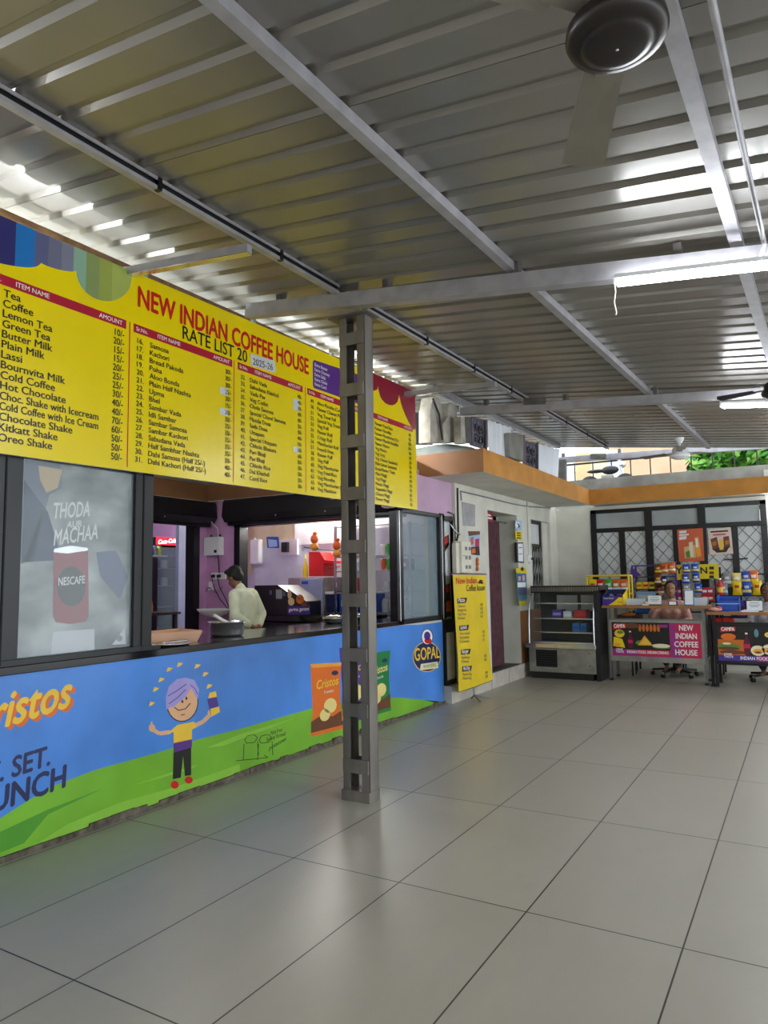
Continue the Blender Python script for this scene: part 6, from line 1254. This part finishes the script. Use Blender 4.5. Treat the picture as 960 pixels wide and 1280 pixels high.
m = MB(); m.prism([hx(a, b, -0.55) for a, b in [(512, 516), (541, 516), (541, 556), (512, 556)]], (-0.04, 0, 0), 'slate3')
for px in (524, 534): m.prism([hx(a, b, -0.54) for a, b in [(px, 516), (px+1.6, 516), (px+1.6, 556), (px, 556)]], (0.012, 0, 0), 'tan')
tag(m.build('terrace_screen'), 'grey screen with tan battens behind the end of the menu board on the terrace', 'screen')
def iron_grille(q, x, label):
    P = [hx(a, b, x) for a, b in q]; f = lambda u, v: P[0].lerp(P[1], u).lerp(P[3].lerp(P[2], u), v)
    r = root('iron_grille', P[3], label, 'grille', 'iron grilles on the terrace')
    m = MB(); m.tube([f(0, 0), f(1, 0), f(1, 1), f(0, 1), f(0, 0)], 0.016, 'iron_paint', 6); part('frame', m, r)
    m = MB()
    for k in range(4): u = 0.12+k*0.25; m.tube([f(u, 0), f(u, 1)], 0.008, 'iron_paint', 6)
    for cu, cv, s in ((0.3, 0.3, 1), (0.65, 0.35, -1), (0.3, 0.68, -1), (0.68, 0.7, 1)): m.tube([f(min(1, max(0, cu+s*(0.03+0.02*t)*math.cos(t))), min(1, max(0, cv+(0.03+0.02*t)*0.8*math.sin(t)))) for t in [q_*0.5 for q_ in range(19)]], 0.009, 'black_frame', 6)
    part('scrollwork', m, r); m = MB(); off = V((-0.03, 0, 0)); m.prism([f(0, 0)+off, f(1, 0)+off, f(1, 1)+off, f(0, 1)+off], (-0.004, 0, 0), 'slate3'); part('backing_sheet', m, r)
iron_grille([(590, 522), (606, 526), (606, 561), (590, 556)], 0.36, 'scrolled iron grille beside the torn pillars on the terrace')
iron_grille([(656, 552), (671, 555), (671, 587), (656, 581)], 0.36, 'scrolled iron grille between the white terrace sheets')
def plastic_sheet(q, x, n, label):
    P = [hx(a, b, x) for a, b in q]; m = MB(); vs = []
    for v in (0, 1):
        for i in range(n+1): u = i/n; p = P[0].lerp(P[1], u).lerp(P[3].lerp(P[2], u), v); vs.append(p+V((0.02*math.sin(i*1.9), 0, 0)))
    m.add(vs, [(i, i+1, n+i+2, n+i+1) for i in range(n)], 'sheet_translucent'); m.add([p+V((-0.004, 0, 0)) for p in vs], [(n+i+1, n+i+2, i+1, i) for i in range(n)], 'sheet_translucent')
    return tag(m.build('plastic_sheet'), label, 'sheet', 'white sheets hung along the terrace')
plastic_sheet([(610, 525), (637, 534), (637, 576), (611, 566)], 0.33, 14, 'wide white sheet hung behind the first part of the terrace edge')
plastic_sheet([(673, 555), (700, 562), (698, 601), (673, 589)], 0.33, 12, 'white sheet hung near the back corner of the terrace')
r = MB()
for px, p0, p1 in ((608, 525, 566), (655, 545, 580), (672, 553, 590)): r = MB().tube([hx(px, p0, 0.4), hx(px, p1, 0.4)], 0.016, 'iron_paint'); tag(r.build('terrace_post'), f'slim upright post on the terrace {"beside the first white sheet" if px == 608 else "left of the second iron grille" if px == 655 else "left of the second white sheet"}', 'post')
r = MB(); p, q = hy(703, 575, 9.7), hy(703, 604, 9.7); r.bar(p, q, 0.12, 0.1, 'galvanised_dark', up=Y); tag(r.build('beam_post'), 'short grey post under the low cross beam at the back corner', 'post')
# fence, motorcycle, buildings, trees on the higher ground behind
def facade(name, x0, x1, y, z1, wall, label, wins, trim=None):
    r = root(name, ((x0+x1)/2, y, 2.8), label, 'building'); part('wall', MB().box(x0, x1, y, y+4, 2.8, z1, wall), r)
    for a, b, c, d in wins: w = part('window', MB().box(a, b, y-0.05, y, c, d, 'slate3'), r); MB().box(a+0.08, b-0.08, y-0.06, y-0.05, c+0.08, d-0.08, 'sky_pane').build('pane', w)
    part('parapet', MB().box(x0-0.1, x1+0.1, y-0.1, y+4.1, z1, z1+0.3, wall), r)
facade('building', -9.5, -1.0, 20, 4.6, 'cream_wall', 'pale cream building seen through the gap under the roof edge', [(-7.2, -6.4, 3.1, 3.9), (-5.2, -4.2, 3.1, 3.9), (-3.0, -2.2, 3.1, 3.9)])
facade('building', -0.9, 3.2, 18, 5.2, 'peach_wall', 'peach coloured house with pillars beyond the back ledge', [(-0.6, -0.1, 3.1, 4.0), (0.6, 1.4, 3.1, 4.0), (2.0, 2.7, 3.1, 4.0)])
r = root('railing', (0, 11.2, 2.8), 'dark metal railing in front of the buildings beyond the back ledge', 'railing')
m = MB()
for z in (3.1, 3.45): m.tube([(-6, 11.2, z), (3.6, 11.2, z)], 0.018, 'pole_black')
part('rail', m, r); x = -5.9
while x < 3.6: part('baluster', MB().tube([(x, 11.2, 2.8), (x, 11.2, 3.47)], 0.012, 'pole_black', 6), r); x += 0.33
def fence_panels():
    r = root('board_fence', (-1.2, 11.8, 2.8), 'fence of pale cream and white boards behind the railing at the back corner', 'fence'); i = 0; x = -3.4
    while x < 0.7: part('board', MB().box(x, x+0.27, 11.8, 11.84, 2.8, 3.75, ('cream_wall', 'packlight', 'sheet_white', 'tan')[i % 4]), r); x += 0.3; i += 1
fence_panels()
p = hy(759, 592, 10.75)
r = root('motorcycle', (p.x, 10.75, 2.8), 'dark parked motorcycle glimpsed behind the back ledge under the roof edge', 'motorcycle'); c = V((p.x, 10.75, 2.8))
for s in (-1, 1):
    m = MB(); cc = c+V((s*0.3, 0.0, 0.17)); m.lathe(cc-V((0, 0.03, 0)), [(0.1, 0), (0.17, 0.0), (0.17, 0.06), (0.1, 0.06)], 'black_plastic', 24, (0, 1, 0)); m.lathe(cc-V((0, 0.02, 0)), [(0.0, 0), (0.1, 0), (0.1, 0.04), (0, 0.04)], 'steel_dull', 20, (0, 1, 0)); part('wheel', m, r)
part('tank', MB().ell(c+V((0.05, 0, 0.42)), (0.15, 0.07, 0.075), 'black_frame', 18, 12), r); part('seat', MB().ell(c+V((-0.18, 0, 0.42)), (0.17, 0.07, 0.035), 'black_plastic', 16, 10), r)
part('handlebar', MB().tube([c+V((0.2, -0.22, 0.6)), c+V((0.2, -0.05, 0.58)), c+V((0.22, 0.05, 0.58)), c+V((0.2, 0.22, 0.6))], 0.013, 'steel').tube([c+V((0.2, 0, 0.58)), c+V((0.31, 0, 0.18))], 0.02, 'steel'), r)
part('headlamp', MB().ell(c+V((0.27, 0, 0.5)), (0.05, 0.06, 0.06), 'steel', 14, 10), r); part('engine', MB().box(c.x-0.1, c.x+0.1, c.y-0.07, c.y+0.07, 2.98, 3.14, 'steel_dull'), r, bevel=0.02)
def tree(name, c, R, H, n, label, seed):
    rnd = random.Random(seed); c = V(c); r = root(name, c, label, 'tree', 'trees beyond the back ledge')
    part('trunk', MB().tube([c, c+V((0.05, 0, H*0.5)), c+V((0, 0.1, H*0.9))], 0.14, 'bark', 10, 0.06), r)
    m = MB()
    for i in range(n):
        d = V((rnd.gauss(0, 1), rnd.gauss(0, 1), rnd.gauss(0, 1))).normalized()*R*(rnd.random()**0.33); p = c+V((0, 0, H))+V((d.x, d.y, d.z*0.75))
        a = V((rnd.gauss(0, 1), rnd.gauss(0, 1), rnd.gauss(0, 0.6))).normalized(); b = a.orthogonal().normalized(); s = rnd.uniform(0.1, 0.19); k = rnd.uniform(0.4, 0.6)
        m.add([p-a*s, p+b*s*k, p+a*s, p-b*s*k], [(0, 1, 2, 3)], ('leaf', 'leaf2', 'leaf3')[i % 3])
    part('foliage', m, r)
M('leaf2', '86b84a', 0.6, 0, 0.2, 10); M('leaf3', '3f7a2c', 0.6, 0, 0.2, 10)
tree('leafy_tree', (2.9, 13.6, 2.8), 1.25, 0.8, 2600, 'bright green leafy tree nearest the black railing', 1)
tree('leafy_tree', (5.6, 15.6, 2.8), 1.3, 1.2, 2200, 'green tree farther off to the side of the bright leafy one', 2)
